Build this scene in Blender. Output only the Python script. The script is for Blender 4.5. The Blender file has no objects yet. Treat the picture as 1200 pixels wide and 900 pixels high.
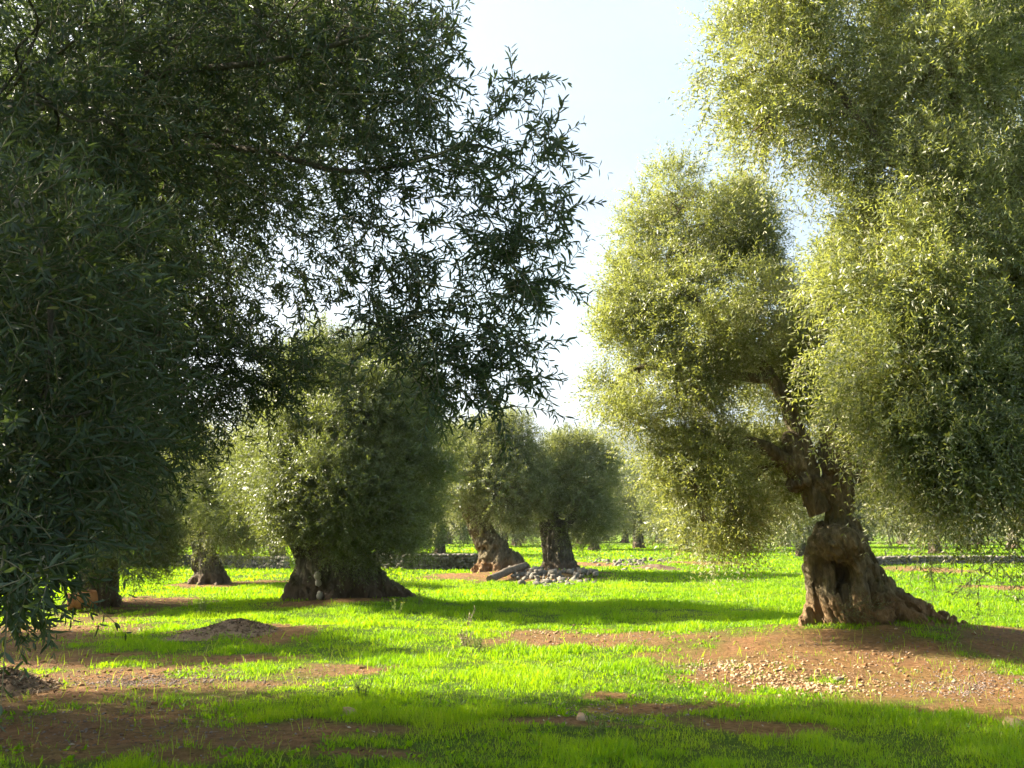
import bpy, math, random
import numpy as np
from mathutils import Vector

R = math.radians
SC = bpy.context.scene
COL = SC.collection

# ------------------------------------------------------------------ camera geometry
F = 1167.0                      # focal length in the photograph's pixels (1200 wide)
CAM_H = 1.6
PITCH = math.atan((622.0 - 450.0) / F)
CP, SP = math.cos(PITCH), math.sin(PITCH)


def at(px, py, Y):
    """world point at depth Y seen at photo pixel (px, py)"""
    u, v = (px - 600.0) / F, (450.0 - py) / F
    dy, dz = CP - v * SP, SP + v * CP
    t = Y / dy
    return np.array([u * t, Y, CAM_H + dz * t])


def gnd(px, py, z=0.0):
    u, v = (px - 600.0) / F, (450.0 - py) / F
    dy, dz = CP - v * SP, SP + v * CP
    t = (z - CAM_H) / dz
    return np.array([u * t, dy * t, z])


SUN_EL = R(33.0)
SUN_DIR = np.array([-0.94, 0.34, 0.0])        # towards the sun, horizontal part
SUN_DIR = SUN_DIR / np.linalg.norm(SUN_DIR)
SUN_VEC = np.array([SUN_DIR[0] * math.cos(SUN_EL), SUN_DIR[1] * math.cos(SUN_EL), math.sin(SUN_EL)])


# ------------------------------------------------------------------ numpy noise
def _hash(ix, iy, iz, seed):
    h = (ix.astype(np.uint32) * np.uint32(374761393) + iy.astype(np.uint32) * np.uint32(668265263)
         + iz.astype(np.uint32) * np.uint32(2246822519) + np.uint32((seed * 3266489917) & 0xFFFFFFFF))
    h ^= h >> np.uint32(15)
    h *= np.uint32(2246822519)
    h ^= h >> np.uint32(13)
    h *= np.uint32(3266489917)
    h ^= h >> np.uint32(16)
    return h.astype(np.float64) / 4294967295.0


def vnoise(x, y, z, seed=0):
    fx, fy, fz = np.floor(x), np.floor(y), np.floor(z)
    ix, iy, iz = fx.astype(np.int64), fy.astype(np.int64), fz.astype(np.int64)
    u, v, w = x - fx, y - fy, z - fz
    u, v, w = u * u * (3 - 2 * u), v * v * (3 - 2 * v), w * w * (3 - 2 * w)

    def g(a, b, c):
        return _hash(ix + a, iy + b, iz + c, seed)
    x00 = g(0, 0, 0) * (1 - u) + g(1, 0, 0) * u
    x10 = g(0, 1, 0) * (1 - u) + g(1, 1, 0) * u
    x01 = g(0, 0, 1) * (1 - u) + g(1, 0, 1) * u
    x11 = g(0, 1, 1) * (1 - u) + g(1, 1, 1) * u
    return (x00 * (1 - v) + x10 * v) * (1 - w) + (x01 * (1 - v) + x11 * v) * w


def fbm(x, y, z, seed=0, octv=4):
    s, a, t = 0.0, 1.0, 0.0
    for o in range(octv):
        k = 2.03 ** o
        s = s + a * vnoise(x * k, y * k, z * k, seed + o * 17)
        t += a
        a *= 0.5
    return s / t


def unit(v):
    return v / np.maximum(np.linalg.norm(v, axis=-1, keepdims=True), 1e-9)


def sstep(a, b, x):
    t = np.clip((x - a) / (b - a), 0, 1)
    return t * t * (3 - 2 * t)


# ------------------------------------------------------------------ object helpers
def mesh_np(name, V, quads=None, tris=None, mat=None, attrs=None, smooth=False):
    me = bpy.data.meshes.new(name)
    V = np.ascontiguousarray(V, dtype=np.float32)
    q = np.zeros((0, 4), np.int32) if quads is None or len(quads) == 0 else np.asarray(quads, np.int32)
    t = np.zeros((0, 3), np.int32) if tris is None or len(tris) == 0 else np.asarray(tris, np.int32)
    me.vertices.add(len(V))
    me.vertices.foreach_set('co', V.ravel())
    me.loops.add(q.size + t.size)
    me.loops.foreach_set('vertex_index', np.concatenate([q.ravel(), t.ravel()]).astype(np.int32))
    n = len(q) + len(t)
    me.polygons.add(n)
    ls = np.concatenate([np.arange(len(q)) * 4, q.size + np.arange(len(t)) * 3]).astype(np.int32)
    me.polygons.foreach_set('loop_start', ls)
    if smooth:
        me.polygons.foreach_set('use_smooth', np.ones(n, dtype=bool))
    for k, a in (attrs or {}).items():
        at_ = me.attributes.new(k, 'FLOAT', 'POINT')
        at_.data.foreach_set('value', np.ascontiguousarray(a, dtype=np.float32))
    me.update(calc_edges=True)
    if mat is not None:
        me.materials.append(mat)
    return me


def link(name, me, parent=None, loc=None):
    o = bpy.data.objects.new(name, me)
    COL.objects.link(o)
    if parent is not None:
        o.parent = parent
    if loc is not None:
        o.location = loc
    return o


def thing(name, label, cat, loc, group=None):
    o = bpy.data.objects.new(name, None)
    o.empty_display_size = 0.3
    COL.objects.link(o)
    o.location = loc
    o['label'] = label
    o['category'] = cat
    if group:
        o['group'] = group
    return o


def tag(o, label=None, cat=None, group=None, kind=None):
    if label:
        o['label'] = label
    if cat:
        o['category'] = cat
    if group:
        o['group'] = group
    if kind:
        o['kind'] = kind
    return o


def copy_tree(o, name=None, parent=None):
    c = o.copy()
    COL.objects.link(c)
    if parent is not None:
        c.parent = parent
    for ch in list(o.children):
        copy_tree(ch, None, c)
    return c


# ------------------------------------------------------------------ materials
class NT:
    def __init__(self, name):
        self.m = bpy.data.materials.new(name)
        self.m.use_nodes = True
        self.t = self.m.node_tree
        self.t.nodes.clear()
        self.out = self.n('ShaderNodeOutputMaterial')

    def n(self, typ, **kw):
        x = self.t.nodes.new(typ)
        for k, v in kw.items():
            setattr(x, k, v)
        return x

    def l(self, a, b):
        self.t.links.new(a, b)

    def mix(self, fac, a, b, blend='MIX'):
        x = self.n('ShaderNodeMix', data_type='RGBA', blend_type=blend)
        for s, v in ((x.inputs[0], fac), (x.inputs[6], a), (x.inputs[7], b)):
            if hasattr(v, 'links'):
                self.l(v, s)
            elif isinstance(v, (int, float)):
                s.default_value = v
            else:
                s.default_value = (*v, 1.0)
        return x.outputs[2]

    def noise(self, scale, detail=4, rough=0.6, vec=None, dist=0.0):
        x = self.n('ShaderNodeTexNoise')
        x.inputs['Scale'].default_value = scale
        x.inputs['Detail'].default_value = detail
        x.inputs['Roughness'].default_value = rough
        x.inputs['Distortion'].default_value = dist
        if vec is not None:
            self.l(vec, x.inputs['Vector'])
        return x.outputs['Fac']

    def ramp(self, fac, stops):
        x = self.n('ShaderNodeValToRGB')
        e = x.color_ramp.elements
        while len(e) < len(stops):
            e.new(0.5)
        for el, (p, c) in zip(e, stops):
            el.position = p
            el.color = (*c, 1.0) if not isinstance(c, (int, float)) else (c, c, c, 1)
        self.l(fac, x.inputs[0])
        return x.outputs[0]

    def attr(self, name):
        x = self.n('ShaderNodeAttribute', attribute_name=name)
        return x.outputs['Fac']

    def bump(self, h, strength=0.5, dist=0.02):
        x = self.n('ShaderNodeBump')
        x.inputs['Strength'].default_value = strength
        x.inputs['Distance'].default_value = dist
        self.l(h, x.inputs['Height'])
        return x.outputs[0]

    def principled(self, col, rough=0.8, spec=0.3, normal=None):
        x = self.n('ShaderNodeBsdfPrincipled')
        if hasattr(col, 'links'):
            self.l(col, x.inputs['Base Color'])
        else:
            x.inputs['Base Color'].default_value = (*col, 1)
        x.inputs['Roughness'].default_value = rough
        x.inputs['Specular IOR Level'].default_value = spec
        if normal is not None:
            self.l(normal, x.inputs['Normal'])
        return x.outputs[0]

    def done(self, sh):
        self.l(sh, self.out.inputs['Surface'])
        return self.m


def leaf_mat(name, dark, light, under, trans_col, trans=0.35, rough=0.42, spec=0.45, brown=0.02):
    """two-sided olive leaf: dark glossy upper face, pale felted underside, some light through"""
    k = NT(name)
    r = k.attr('rnd')
    col = k.mix(r, dark, light)
    yel = k.ramp(r, [(0.0, 0.0), (1.0 - brown - 0.001, 0.0), (1.0 - brown, 1.0), (1.0, 1.0)])
    col = k.mix(yel, col, (0.20, 0.17, 0.04))
    geo = k.n('ShaderNodeNewGeometry')
    und = k.mix(r, tuple(c * 0.8 for c in under), tuple(min(1, c * 1.15) for c in under))
    col2 = k.mix(geo.outputs['Backfacing'], col, und)
    b = k.n('ShaderNodeBsdfPrincipled')
    k.l(col2, b.inputs['Base Color'])
    rr = k.n('ShaderNodeMath', operation='MULTIPLY_ADD')
    k.l(geo.outputs['Backfacing'], rr.inputs[0])
    rr.inputs[1].default_value = 0.35
    rr.inputs[2].default_value = rough
    k.l(rr.outputs[0], b.inputs['Roughness'])
    b.inputs['Specular IOR Level'].default_value = spec
    t = k.n('ShaderNodeBsdfTranslucent')
    tc = k.mix(r, tuple(c * 0.75 for c in trans_col), trans_col)
    k.l(tc, t.inputs['Color'])
    m = k.n('ShaderNodeMixShader')
    m.inputs[0].default_value = trans
    k.l(b.outputs[0], m.inputs[1])
    k.l(t.outputs[0], m.inputs[2])
    return k.done(m.outputs[0])


def bark_mat(name, dark, mid, light, dust=None, moss=0.0):
    k = NT(name)
    tc = k.n('ShaderNodeTexCoord')
    mp = k.n('ShaderNodeMapping')
    mp.inputs['Scale'].default_value = (1, 1, 0.3)
    k.l(tc.outputs['Object'], mp.inputs['Vector'])
    n1 = k.noise(9.0, 8, 0.68, mp.outputs[0], 0.7)
    n2 = k.noise(2.2, 5, 0.6, tc.outputs['Object'])
    n3 = k.noise(45.0, 5, 0.7, mp.outputs[0])
    c = k.ramp(n1, [(0.30, dark), (0.5, mid), (0.68, light)])
    c = k.mix(k.ramp(n2, [(0.38, 0.0), (0.66, 0.7)]), c, tuple(x * 0.55 for x in mid))
    lich = k.noise(6.0, 6, 0.7, tc.outputs['Object'])
    c = k.mix(k.ramp(lich, [(0.60, 0.0), (0.70, 0.45)]), c, (0.30, 0.29, 0.23))
    if moss:
        c = k.mix(k.ramp(k.noise(3.2, 5, 0.65, tc.outputs['Object']), [(0.5, 0.0), (0.62, moss)]), c, (0.075, 0.07, 0.02))
    if dust is not None:
        sx = k.n('ShaderNodeSeparateXYZ')
        k.l(tc.outputs['Object'], sx.inputs[0])
        ad = k.n('ShaderNodeMath', operation='MULTIPLY_ADD')
        k.l(n2, ad.inputs[0])
        ad.inputs[1].default_value = -0.45
        k.l(sx.outputs['Z'], ad.inputs[2])
        c = k.mix(k.ramp(ad.outputs[0], [(0.0, 0.55), (0.25, 0.0)]), c, dust)
    h = k.n('ShaderNodeMath', operation='MULTIPLY_ADD')
    k.l(n1, h.inputs[0])
    h.inputs[1].default_value = 2.0
    k.l(n3, h.inputs[2])
    return k.done(k.principled(c, 0.9, 0.15, k.bump(h.outputs[0], 1.0, 0.04)))


M = {}
M['leaf_near_shaded'] = leaf_mat('olive_leaf_near_shaded', (0.016, 0.029, 0.013), (0.034, 0.055, 0.022), (0.095, 0.12, 0.08), (0.15, 0.21, 0.04), 0.27, 0.42, 0.28, 0.006)  # shade put into the colour: darkened leaf for the shaded left crown
M['leaf_sun'] = leaf_mat('olive_leaf_sunlit', (0.06, 0.085, 0.026), (0.175, 0.20, 0.072), (0.46, 0.45, 0.30), (0.46, 0.50, 0.075), 0.38, 0.42, 0.5, 0.03)  # sunlight put into the colour: lighter, yellower leaf for the sunlit crowns
M['leaf_mid'] = leaf_mat('olive_leaf_grey', (0.045, 0.068, 0.024), (0.12, 0.145, 0.05), (0.28, 0.29, 0.19), (0.32, 0.38, 0.05), 0.34, 0.42, 0.5, 0.03)
M['leaf_pair_sunlit'] = leaf_mat('olive_leaf_pair_sunlit', (0.055, 0.08, 0.028), (0.14, 0.165, 0.06), (0.34, 0.34, 0.22), (0.38, 0.42, 0.08), 0.36, 0.42, 0.5, 0.03)  # grey leaf with its colour brightened to stand in for sun on the pair
M['leaf_far'] = leaf_mat('olive_leaf_far', (0.065, 0.09, 0.035), (0.13, 0.15, 0.06), (0.26, 0.27, 0.18), (0.30, 0.34, 0.05), 0.32, 0.5, 0.4, 0.02)
M['bark'] = bark_mat('olive_bark', (0.045, 0.036, 0.022), (0.20, 0.16, 0.095), (0.40, 0.33, 0.205), (0.30, 0.16, 0.07), 0.4)
M['bark_dark'] = bark_mat('olive_bark_grey', (0.035, 0.03, 0.022), (0.15, 0.125, 0.09), (0.32, 0.275, 0.205), (0.16, 0.10, 0.06), 0.3)
k = NT('twig_bark')
M['twig'] = k.done(k.principled(k.mix(k.noise(30), (0.10, 0.085, 0.045), (0.24, 0.21, 0.13)), 0.8, 0.2))


# ------------------------------------------------------------------ terrain
def gell(px, py, rx, ry):
    """ellipse on the ground (world centre and radii) from where it lies in the photo"""
    c = gnd(px, py)
    y0, y1 = gnd(px, py + ry)[1], gnd(px, max(py - ry, 626))[1]
    return c[0], c[1], rx * c[1] / F, 0.5 * (y1 - y0)


T1_BASE = gnd(985, 752)
MOUND = (T1_BASE[0] + 0.15, T1_BASE[1] - 0.25)


def terrain(x, y):
    z = 0.10 * (vnoise(x * 0.22, y * 0.22, x * 0, 5) - 0.5) + 0.05 * (vnoise(x * 0.9, y * 0.9, x * 0, 6) - 0.5)
    z = z * sstep(2, 8, y)
    dx, dy = (x - MOUND[0]) / 2.3, (y - MOUND[1]) / 1.9
    z = z + 0.30 * np.exp(-(dx * dx + dy * dy))
    dx, dy = (x - MOUND[0] - 2.2) / 1.9, (y - MOUND[1]) / 1.6
    z = z + 0.10 * np.exp(-(dx * dx + dy * dy))
    # bank of grass behind the bare strip in the middle
    b = np.exp(-((y - 19.5) / 2.2) ** 2) * sstep(-4.5, -1.5, x) * (1 - sstep(3.0, 4.6, x))
    z = z + 0.16 * b
    b = np.exp(-((y - 15.6) / 1.2) ** 2) * np.exp(-((x + 2.2) / 2.6) ** 2)
    z = z + 0.14 * b
    c2 = gnd(400, 715)
    z = z + 0.18 * np.exp(-(((x - c2[0]) / 2.2) ** 2 + ((y - c2[1]) / 1.5) ** 2))
    c3 = gnd(625, 676)
    z = z + 0.22 * np.exp(-(((x - c3[0]) / 3.0) ** 2 + ((y - c3[1]) / 2.0) ** 2))
    # fine relief
    fade = 1 - sstep(30, 60, y)
    z = z + 0.03 * (fbm(x * 3.1, y * 3.1, x * 0, 9, 3) - 0.5) * fade
    # the field climbs very slightly to the back
    z = z + 0.0010 * np.clip(y - 40, 0, 200) 
    return z


SOIL = [gell(*e) for e in (
    (965, 772, 190, 26), (1085, 792, 150, 34), (880, 792, 110, 22), (1160, 805, 110, 30),
    (705, 752, 150, 12), (820, 772, 80, 14), (640, 748, 70, 8),
    (770, 828, 100, 10), (690, 812, 45, 5), (860, 845, 80, 10),
    (215, 803, 170, 16), (390, 787, 75, 8), (120, 790, 120, 14), (60, 772, 110, 14), (250, 775, 90, 9),
    (110, 850, 230, 34), (300, 862, 160, 24), (40, 815, 110, 25), (650, 853, 90, 6), (420, 893, 90, 6), (130, 888, 230, 16),
    (165, 708, 95, 7), (285, 742, 75, 11), (330, 748, 60, 8), (245, 686, 60, 4), (310, 683, 60, 3), (545, 676, 60, 4),
    (605, 678, 80, 5), (665, 674, 45, 5), (1130, 742, 90, 9), (1180, 690, 60, 6), (1090, 668, 60, 4),
    (690, 662, 70, 3), (1140, 826, 110, 9), (400, 716, 80, 5), (820, 660, 60, 3),
    (1240, 770, 120, 40), (-60, 760, 150, 60))]


def soil_mask(x, y):
    m = np.zeros_like(x)
    wx = x + 0.9 * (fbm(x * 0.9, y * 0.9, x * 0, 21, 3) - 0.5)
    wy = y + 1.4 * (fbm(x * 0.9, y * 0.9, x * 0 + 7, 22, 3) - 0.5)
    for cx, cy, rx, ry in SOIL:
        d = np.sqrt(((wx - cx) / rx) ** 2 + ((wy - cy) / ry) ** 2)
        m = np.maximum(m, 1 - sstep(0.35, 1.35, d))
    n = fbm(x * 2.3, y * 2.3, x * 0, 31, 3)
    m = np.clip(0.92 * m + (n - 0.5) * 1.3 * np.minimum(1, 4 * m * (1 - m) + 0.30), 0, 1)
    return m


def axis(fine0, fine1, step, lo, hi, g=1.18):
    a = list(np.arange(fine0, fine1, step))
    s, p = step, a[-1]
    while p < hi:
        s *= g
        p += s
        a.append(p)
    s, p = step, a[0]
    b = []
    while p > lo:
        s *= g
        p -= s
        b.append(p)
    return np.array(b[::-1] + a)


gx = axis(-13, 13, 0.11, -2600, 2600)
gy = axis(4.5, 30, 0.11, -60, 3500, 1.05)
GX, GY = np.meshgrid(gx, gy, indexing='ij')
GZ = terrain(GX.ravel(), GY.ravel())
V = np.stack([GX.ravel(), GY.ravel(), GZ], 1)
nx, ny = len(gx), len(gy)
I = np.arange(nx * ny).reshape(nx, ny)
Q = np.stack([I[:-1, :-1], I[1:, :-1], I[1:, 1:], I[:-1, 1:]], -1).reshape(-1, 4)
k = NT('field_ground')
tc = k.n('ShaderNodeTexCoord')
sm = k.attr('soil')
n1 = k.noise(1.6, 6, 0.65, tc.outputs['Object'])
n2 = k.noise(14.0, 6, 0.7, tc.outputs['Object'])
n3 = k.noise(70.0, 4, 0.7, tc.outputs['Object'])
soil = k.ramp(n2, [(0.28, (0.13, 0.063, 0.026)), (0.5, (0.32, 0.163, 0.064)), (0.72, (0.46, 0.265, 0.125))])
soil = k.mix(k.ramp(n1, [(0.35, 0.0), (0.65, 0.55)]), soil, (0.17, 0.105, 0.062))
soil = k.mix(k.ramp(n3, [(0.62, 0.0), (0.72, 0.8)]), soil, (0.40, 0.30, 0.20))
gras = k.ramp(n2, [(0.3, (0.045, 0.085, 0.010)), (0.7, (0.11, 0.19, 0.015))])
gras = k.mix(k.ramp(n1, [(0.4, 0.0), (0.7, 0.4)]), gras, (0.15, 0.20, 0.02))
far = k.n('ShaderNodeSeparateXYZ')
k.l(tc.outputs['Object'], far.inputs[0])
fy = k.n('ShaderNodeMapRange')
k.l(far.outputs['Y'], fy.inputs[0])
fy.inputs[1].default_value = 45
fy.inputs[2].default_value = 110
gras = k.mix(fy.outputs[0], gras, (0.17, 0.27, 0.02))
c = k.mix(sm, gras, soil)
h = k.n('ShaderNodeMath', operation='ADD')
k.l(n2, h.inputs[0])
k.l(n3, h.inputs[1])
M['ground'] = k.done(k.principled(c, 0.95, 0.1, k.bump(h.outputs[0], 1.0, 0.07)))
me = mesh_np('ground', V, Q, None, M['ground'], {'soil': soil_mask(GX.ravel(), GY.ravel())}, True)
tag(link('ground', me), 'grassy olive grove ground with bare reddish soil patches', kind='structure')

# ------------------------------------------------------------------ grass
RG = np.random.default_rng(11)
k = NT('grass_blade')
r = k.attr('rnd')
gc = k.ramp(r, [(0.0, (0.060, 0.150, 0.004)), (0.5, (0.115, 0.245, 0.005)), (0.9, (0.19, 0.31, 0.007)), (1.0, (0.32, 0.29, 0.07))])
d = k.n('ShaderNodeBsdfDiffuse')
k.l(gc, d.inputs[0])
t = k.n('ShaderNodeBsdfTranslucent')
tcx = k.mix(r, (0.28, 0.54, 0.003), (0.50, 0.70, 0.006))
k.l(tcx, t.inputs[0])
g = k.n('ShaderNodeBsdfGlossy')
g.inputs['Roughness'].default_value = 0.45
g.inputs['Color'].default_value = (1, 1, 1, 1)
m1 = k.n('ShaderNodeMixShader')
m1.inputs[0].default_value = 0.48
k.l(d.outputs[0], m1.inputs[1])
k.l(t.outputs[0], m1.inputs[2])
m2 = k.n('ShaderNodeMixShader')
m2.inputs[0].default_value = 0.015
k.l(m1.outputs[0], m2.inputs[1])
k.l(g.outputs[0], m2.inputs[2])
M['grass'] = k.done(m2.outputs[0])


def blades(x, y, h, w, rng, lean=0.7):
    n = len(x)
    z = terrain(x, y) - 0.01
    a = rng.uniform(0, 2 * np.pi, n)
    b = rng.uniform(0, 2 * np.pi, n)
    ln = lean * rng.uniform(0.2, 1.3, n) * h
    sx, sy = np.cos(a) * w * 0.5, np.sin(a) * w * 0.5
    lx, ly = np.cos(b) * ln, np.sin(b) * ln
    P = np.stack([x, y, z], 1)
    S = np.stack([sx, sy, 0 * sx], 1)
    Mi = P + np.stack([lx * 0.35, ly * 0.35, h * 0.58], 1)
    Ti = P + np.stack([lx, ly, h * (1.0 - 0.25 * (ln / np.maximum(h, 1e-6)) ** 2)], 1)
    Vv = np.stack([P - S, P + S, Mi + S * 0.8, Mi - S * 0.8, Ti], 1).reshape(-1, 3)
    base = np.arange(n)[:, None] * 5
    return Vv, base + np.array([[0, 1, 2, 3]]), base + np.array([[3, 2, 4]])


gv, gq, gt, gr = [], [], [], []
off = 0
for (y0, y1, dens, w, hs) in ((5.6, 9, 4200, 0.0050, 1.0), (9, 13, 3000, 0.0062, 1.0), (13, 20, 1700, 0.0095, 1.0), (20, 32, 650, 0.016, 1.15),
                              (32, 55, 130, 0.038, 1.25), (55, 110, 26, 0.085, 1.5)):
    half = 0.54 * y1 + 2.4
    n = int(2 * half * (y1 - y0) * dens)
    x = RG.uniform(-half, half, n)
    y = RG.uniform(y0, y1, n)
    keep = np.abs(x) < 0.54 * y + 2.4
    s = soil_mask(x, y)
    cl = fbm(x * 1.7, y * 1.7, x * 0, 41, 3)
    fine = vnoise(x * 7, y * 7, x * 0, 43)
    mid = fbm(x * 4.2, y * 4.2, x * 0, 44, 2)
    p = (1 - sstep(0.10, 0.85, s)) ** 1.6 * (0.45 + 1.1 * (cl - 0.3)) * (0.55 + 0.9 * mid) + 0.16 * sstep(0.50, 0.75, fine * 0.5 + mid * 0.5)
    keep &= RG.uniform(0, 1, n) < p
    x, y, cl, s, fine = x[keep], y[keep], cl[keep], s[keep], fine[keep]
    hgt = (0.030 + 0.075 * sstep(0.35, 0.75, cl) + 0.035 * fine) * 0.78 * RG.uniform(0.35, 1.35, len(x)) * hs * (0.55 + 0.9 * fbm(x * 4.2, y * 4.2, x * 0, 44, 2)[...]) * (1 - 0.45 * s)
    vv, q, tt = blades(x, y, hgt, w * RG.uniform(0.6, 1.4, len(x)), RG)
    gv.append(vv)
    gq.append(q + off)
    gt.append(tt + off)
    off += len(vv)
    tone = np.clip(0.47 + 1.1 * (fbm(x * 0.6, y * 0.6, x * 0, 51, 3) - 0.5) + 0.5 * (fbm(x * 3, y * 3, x * 0, 52, 2) - 0.5) + RG.normal(0, 0.17, len(x)), 0, 0.93)
    tone[RG.uniform(0, 1, len(x)) < 0.03] = 1.0
    gr.append(np.repeat(tone, 5))
n = 2600
y = RG.uniform(5.8, 16, n)
x = RG.uniform(-1, 1, n) * (0.54 * y + 1.5)
vv, q, tt = blades(x, y, RG.uniform(0.06, 0.20, n), RG.uniform(0.003, 0.006, n) * np.clip(y / 8, 1, 2), RG, 0.9)
gv.append(vv)
gq.append(q + off)
gt.append(tt + off)
off += len(vv)
gr.append(np.repeat(np.where(RG.uniform(0, 1, n) < 0.6, 1.0, RG.uniform(0.1, 0.9, n)), 5))
# broad leaves of low herbs among the grass
n = 9000
y = RG.uniform(5.8, 18, n)
x = RG.uniform(-1, 1, n) * (0.54 * y + 1.5)
cl = fbm(x * 0.8, y * 0.8, x * 0, 71, 3)
kp = (cl > 0.50) & (soil_mask(x, y) < 0.75)
x, y = np.repeat(x[kp], 3), np.repeat(y[kp], 3)
vv, q, tt = blades(x + RG.normal(0, 0.015, len(x)), y + RG.normal(0, 0.015, len(x)), RG.uniform(0.025, 0.07, len(x)), RG.uniform(0.014, 0.028, len(x)), RG, 1.15)
gv.append(vv)
gq.append(q + off)
gt.append(tt + off)
off += len(vv)
gr.append(np.repeat(RG.uniform(0.0, 0.35, len(x)), 5))
me = mesh_np('grass', np.concatenate(gv), np.concatenate(gq), np.concatenate(gt), M['grass'], {'rnd': np.concatenate(gr)}, False)
tag(link('grass', me), 'bright green spring grass growing over the grove floor', 'grass', kind='stuff')


# ------------------------------------------------------------------ surface nets for trunks
def surface_nets(Fv, org, h):
    s = Fv < 0
    cs = np.zeros(tuple(d - 1 for d in Fv.shape), np.int8)
    offs = [(a, b, c) for a in (0, 1) for b in (0, 1) for c in (0, 1)]
    nx, ny, nz = cs.shape
    for a, b, c in offs:
        cs += s[a:a + nx, b:b + ny, c:c + nz]
    ai, aj, ak = np.nonzero((cs > 0) & (cs < 8))
    idx = -np.ones(cs.shape, np.int64)
    idx[ai, aj, ak] = np.arange(len(ai))
    acc = np.zeros((len(ai), 3))
    cnt = np.zeros(len(ai))
    for o in offs:
        for ax in range(3):
            if o[ax]:
                continue
            p = list(o)
            p[ax] = 1
            fa = Fv[ai + o[0], aj + o[1], ak + o[2]]
            fb = Fv[ai + p[0], aj + p[1], ak + p[2]]
            m = (fa < 0) != (fb < 0)
            t = np.where(m, fa / np.where(m, fa - fb, 1), 0)
            q = np.repeat(np.array([o], float), len(ai), 0)
            q[:, ax] += t
            acc += q * m[:, None]
            cnt += m
    V = np.stack([ai, aj, ak], 1) + acc / cnt[:, None]
    V = np.asarray(org) + V * h
    quads = []
    for ax in range(3):
        b, c = (ax + 1) % 3, (ax + 2) % 3
        sl0 = [slice(None)] * 3
        sl1 = [slice(None)] * 3
        sl0[ax] = slice(0, -1)
        sl1[ax] = slice(1, None)
        ch = s[tuple(sl0)] != s[tuple(sl1)]
        ii = np.stack(np.nonzero(ch), 1)
        ok = (ii[:, b] > 0) & (ii[:, c] > 0) & (ii[:, b] < Fv.shape[b] - 1) & (ii[:, c] < Fv.shape[c] - 1)
        ii = ii[ok]
        st = s[ii[:, 0], ii[:, 1], ii[:, 2]]

        def cell(db, dc):
            q = ii.copy()
            q[:, b] += db
            q[:, c] += dc
            return idx[q[:, 0], q[:, 1], q[:, 2]]
        f = np.stack([cell(-1, -1), cell(0, -1), cell(0, 0), cell(-1, 0)], 1)
        f[~st] = f[~st][:, ::-1]
        quads.append(f)
    return V, np.concatenate(quads)


def smin(a, b, k):
    h = np.clip(0.5 + 0.5 * (b - a) / k, 0, 1)
    return b * (1 - h) + a * h - k * h * (1 - h)


def sdf_mesh(lo, hi, h, chains=(), blobs=(), cuts=(), k=0.10, lump=0.05, lump_s=3.2, ridge=0.025, twist=1.2, nridge=11, axis_fn=None, seed=0, grain=0.02):
    gx, gy, gz = (np.arange(lo[i], hi[i] + h, h) for i in range(3))
    X, Y, Z = np.meshgrid(gx, gy, gz, indexing='ij')
    X = X.astype(np.float32)
    Y = Y.astype(np.float32)
    Z = Z.astype(np.float32)
    D = np.full(X.shape, 9.0, np.float32)
    for ch in chains:
        for a, b in zip(ch[:-1], ch[1:]):
            a = np.asarray(a, np.float32)
            b = np.asarray(b, np.float32)
            ab = b[:3] - a[:3]
            t = np.clip(((X - a[0]) * ab[0] + (Y - a[1]) * ab[1] + (Z - a[2]) * ab[2]) / max(1e-6, float(ab @ ab)), 0, 1)
            d = np.sqrt((X - a[0] - t * ab[0]) ** 2 + (Y - a[1] - t * ab[1]) ** 2 + (Z - a[2] - t * ab[2]) ** 2) - (a[3] + t * (b[3] - a[3]))
            D = smin(D, d, k)
    for (c, rr) in blobs:
        q = np.sqrt(((X - c[0]) / rr[0]) ** 2 + ((Y - c[1]) / rr[1]) ** 2 + ((Z - c[2]) / rr[2]) ** 2)
        D = smin(D, (q - 1) * min(rr), k * 0.7)
    near = np.abs(D) < 0.25
    xs, ys, zs = X[near].astype(float), Y[near].astype(float), Z[near].astype(float)
    disp = lump * 2 * (fbm(xs * lump_s, ys * lump_s, zs * lump_s * 0.7, seed, 3) - 0.5)
    ax = (0.0, 0.0) if axis_fn is None else axis_fn(zs)
    ang = np.arctan2(ys - ax[1], xs - ax[0]) + twist * zs + 1.6 * (vnoise(xs * 1.5, ys * 1.5, zs * 1.5, seed + 3) - 0.5)
    rd = np.abs(np.sin(ang * nridge * 0.5)) + 0.5 * np.abs(np.sin(ang * nridge * 1.1 + 2 * zs))
    disp += ridge * (rd - 0.75)
    ca, sa = np.cos(twist * zs * 0.6), np.sin(twist * zs * 0.6)
    xr, yr = (xs - ax[0]) * ca - (ys - ax[1]) * sa, (xs - ax[0]) * sa + (ys - ax[1]) * ca
    g1 = 1 - np.abs(2 * fbm(xr * 6.5, yr * 6.5, zs * 1.7, seed + 5, 2) - 1)
    g2 = 1 - np.abs(2 * fbm(xr * 15, yr * 15, zs * 4.0, seed + 6, 2) - 1)
    disp -= grain * (3.2 * sstep(0.80, 1.0, g1) + 1.3 * sstep(0.75, 1.0, g2))
    disp += 0.6 * grain * (fbm(xs * 9, ys * 9, zs * 9, seed + 7, 2) - 0.3)
    D[near] = (D[near] - disp).astype(np.float32)
    for (c, rr) in cuts:
        q = np.sqrt(((X - c[0]) / rr[0]) ** 2 + ((Y - c[1]) / rr[1]) ** 2 + ((Z - c[2]) / rr[2]) ** 2)
        D = -smin(-D, (q - 1) * min(rr), 0.06)
    return surface_nets(D.astype(float), (lo[0], lo[1], lo[2]), h)


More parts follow.
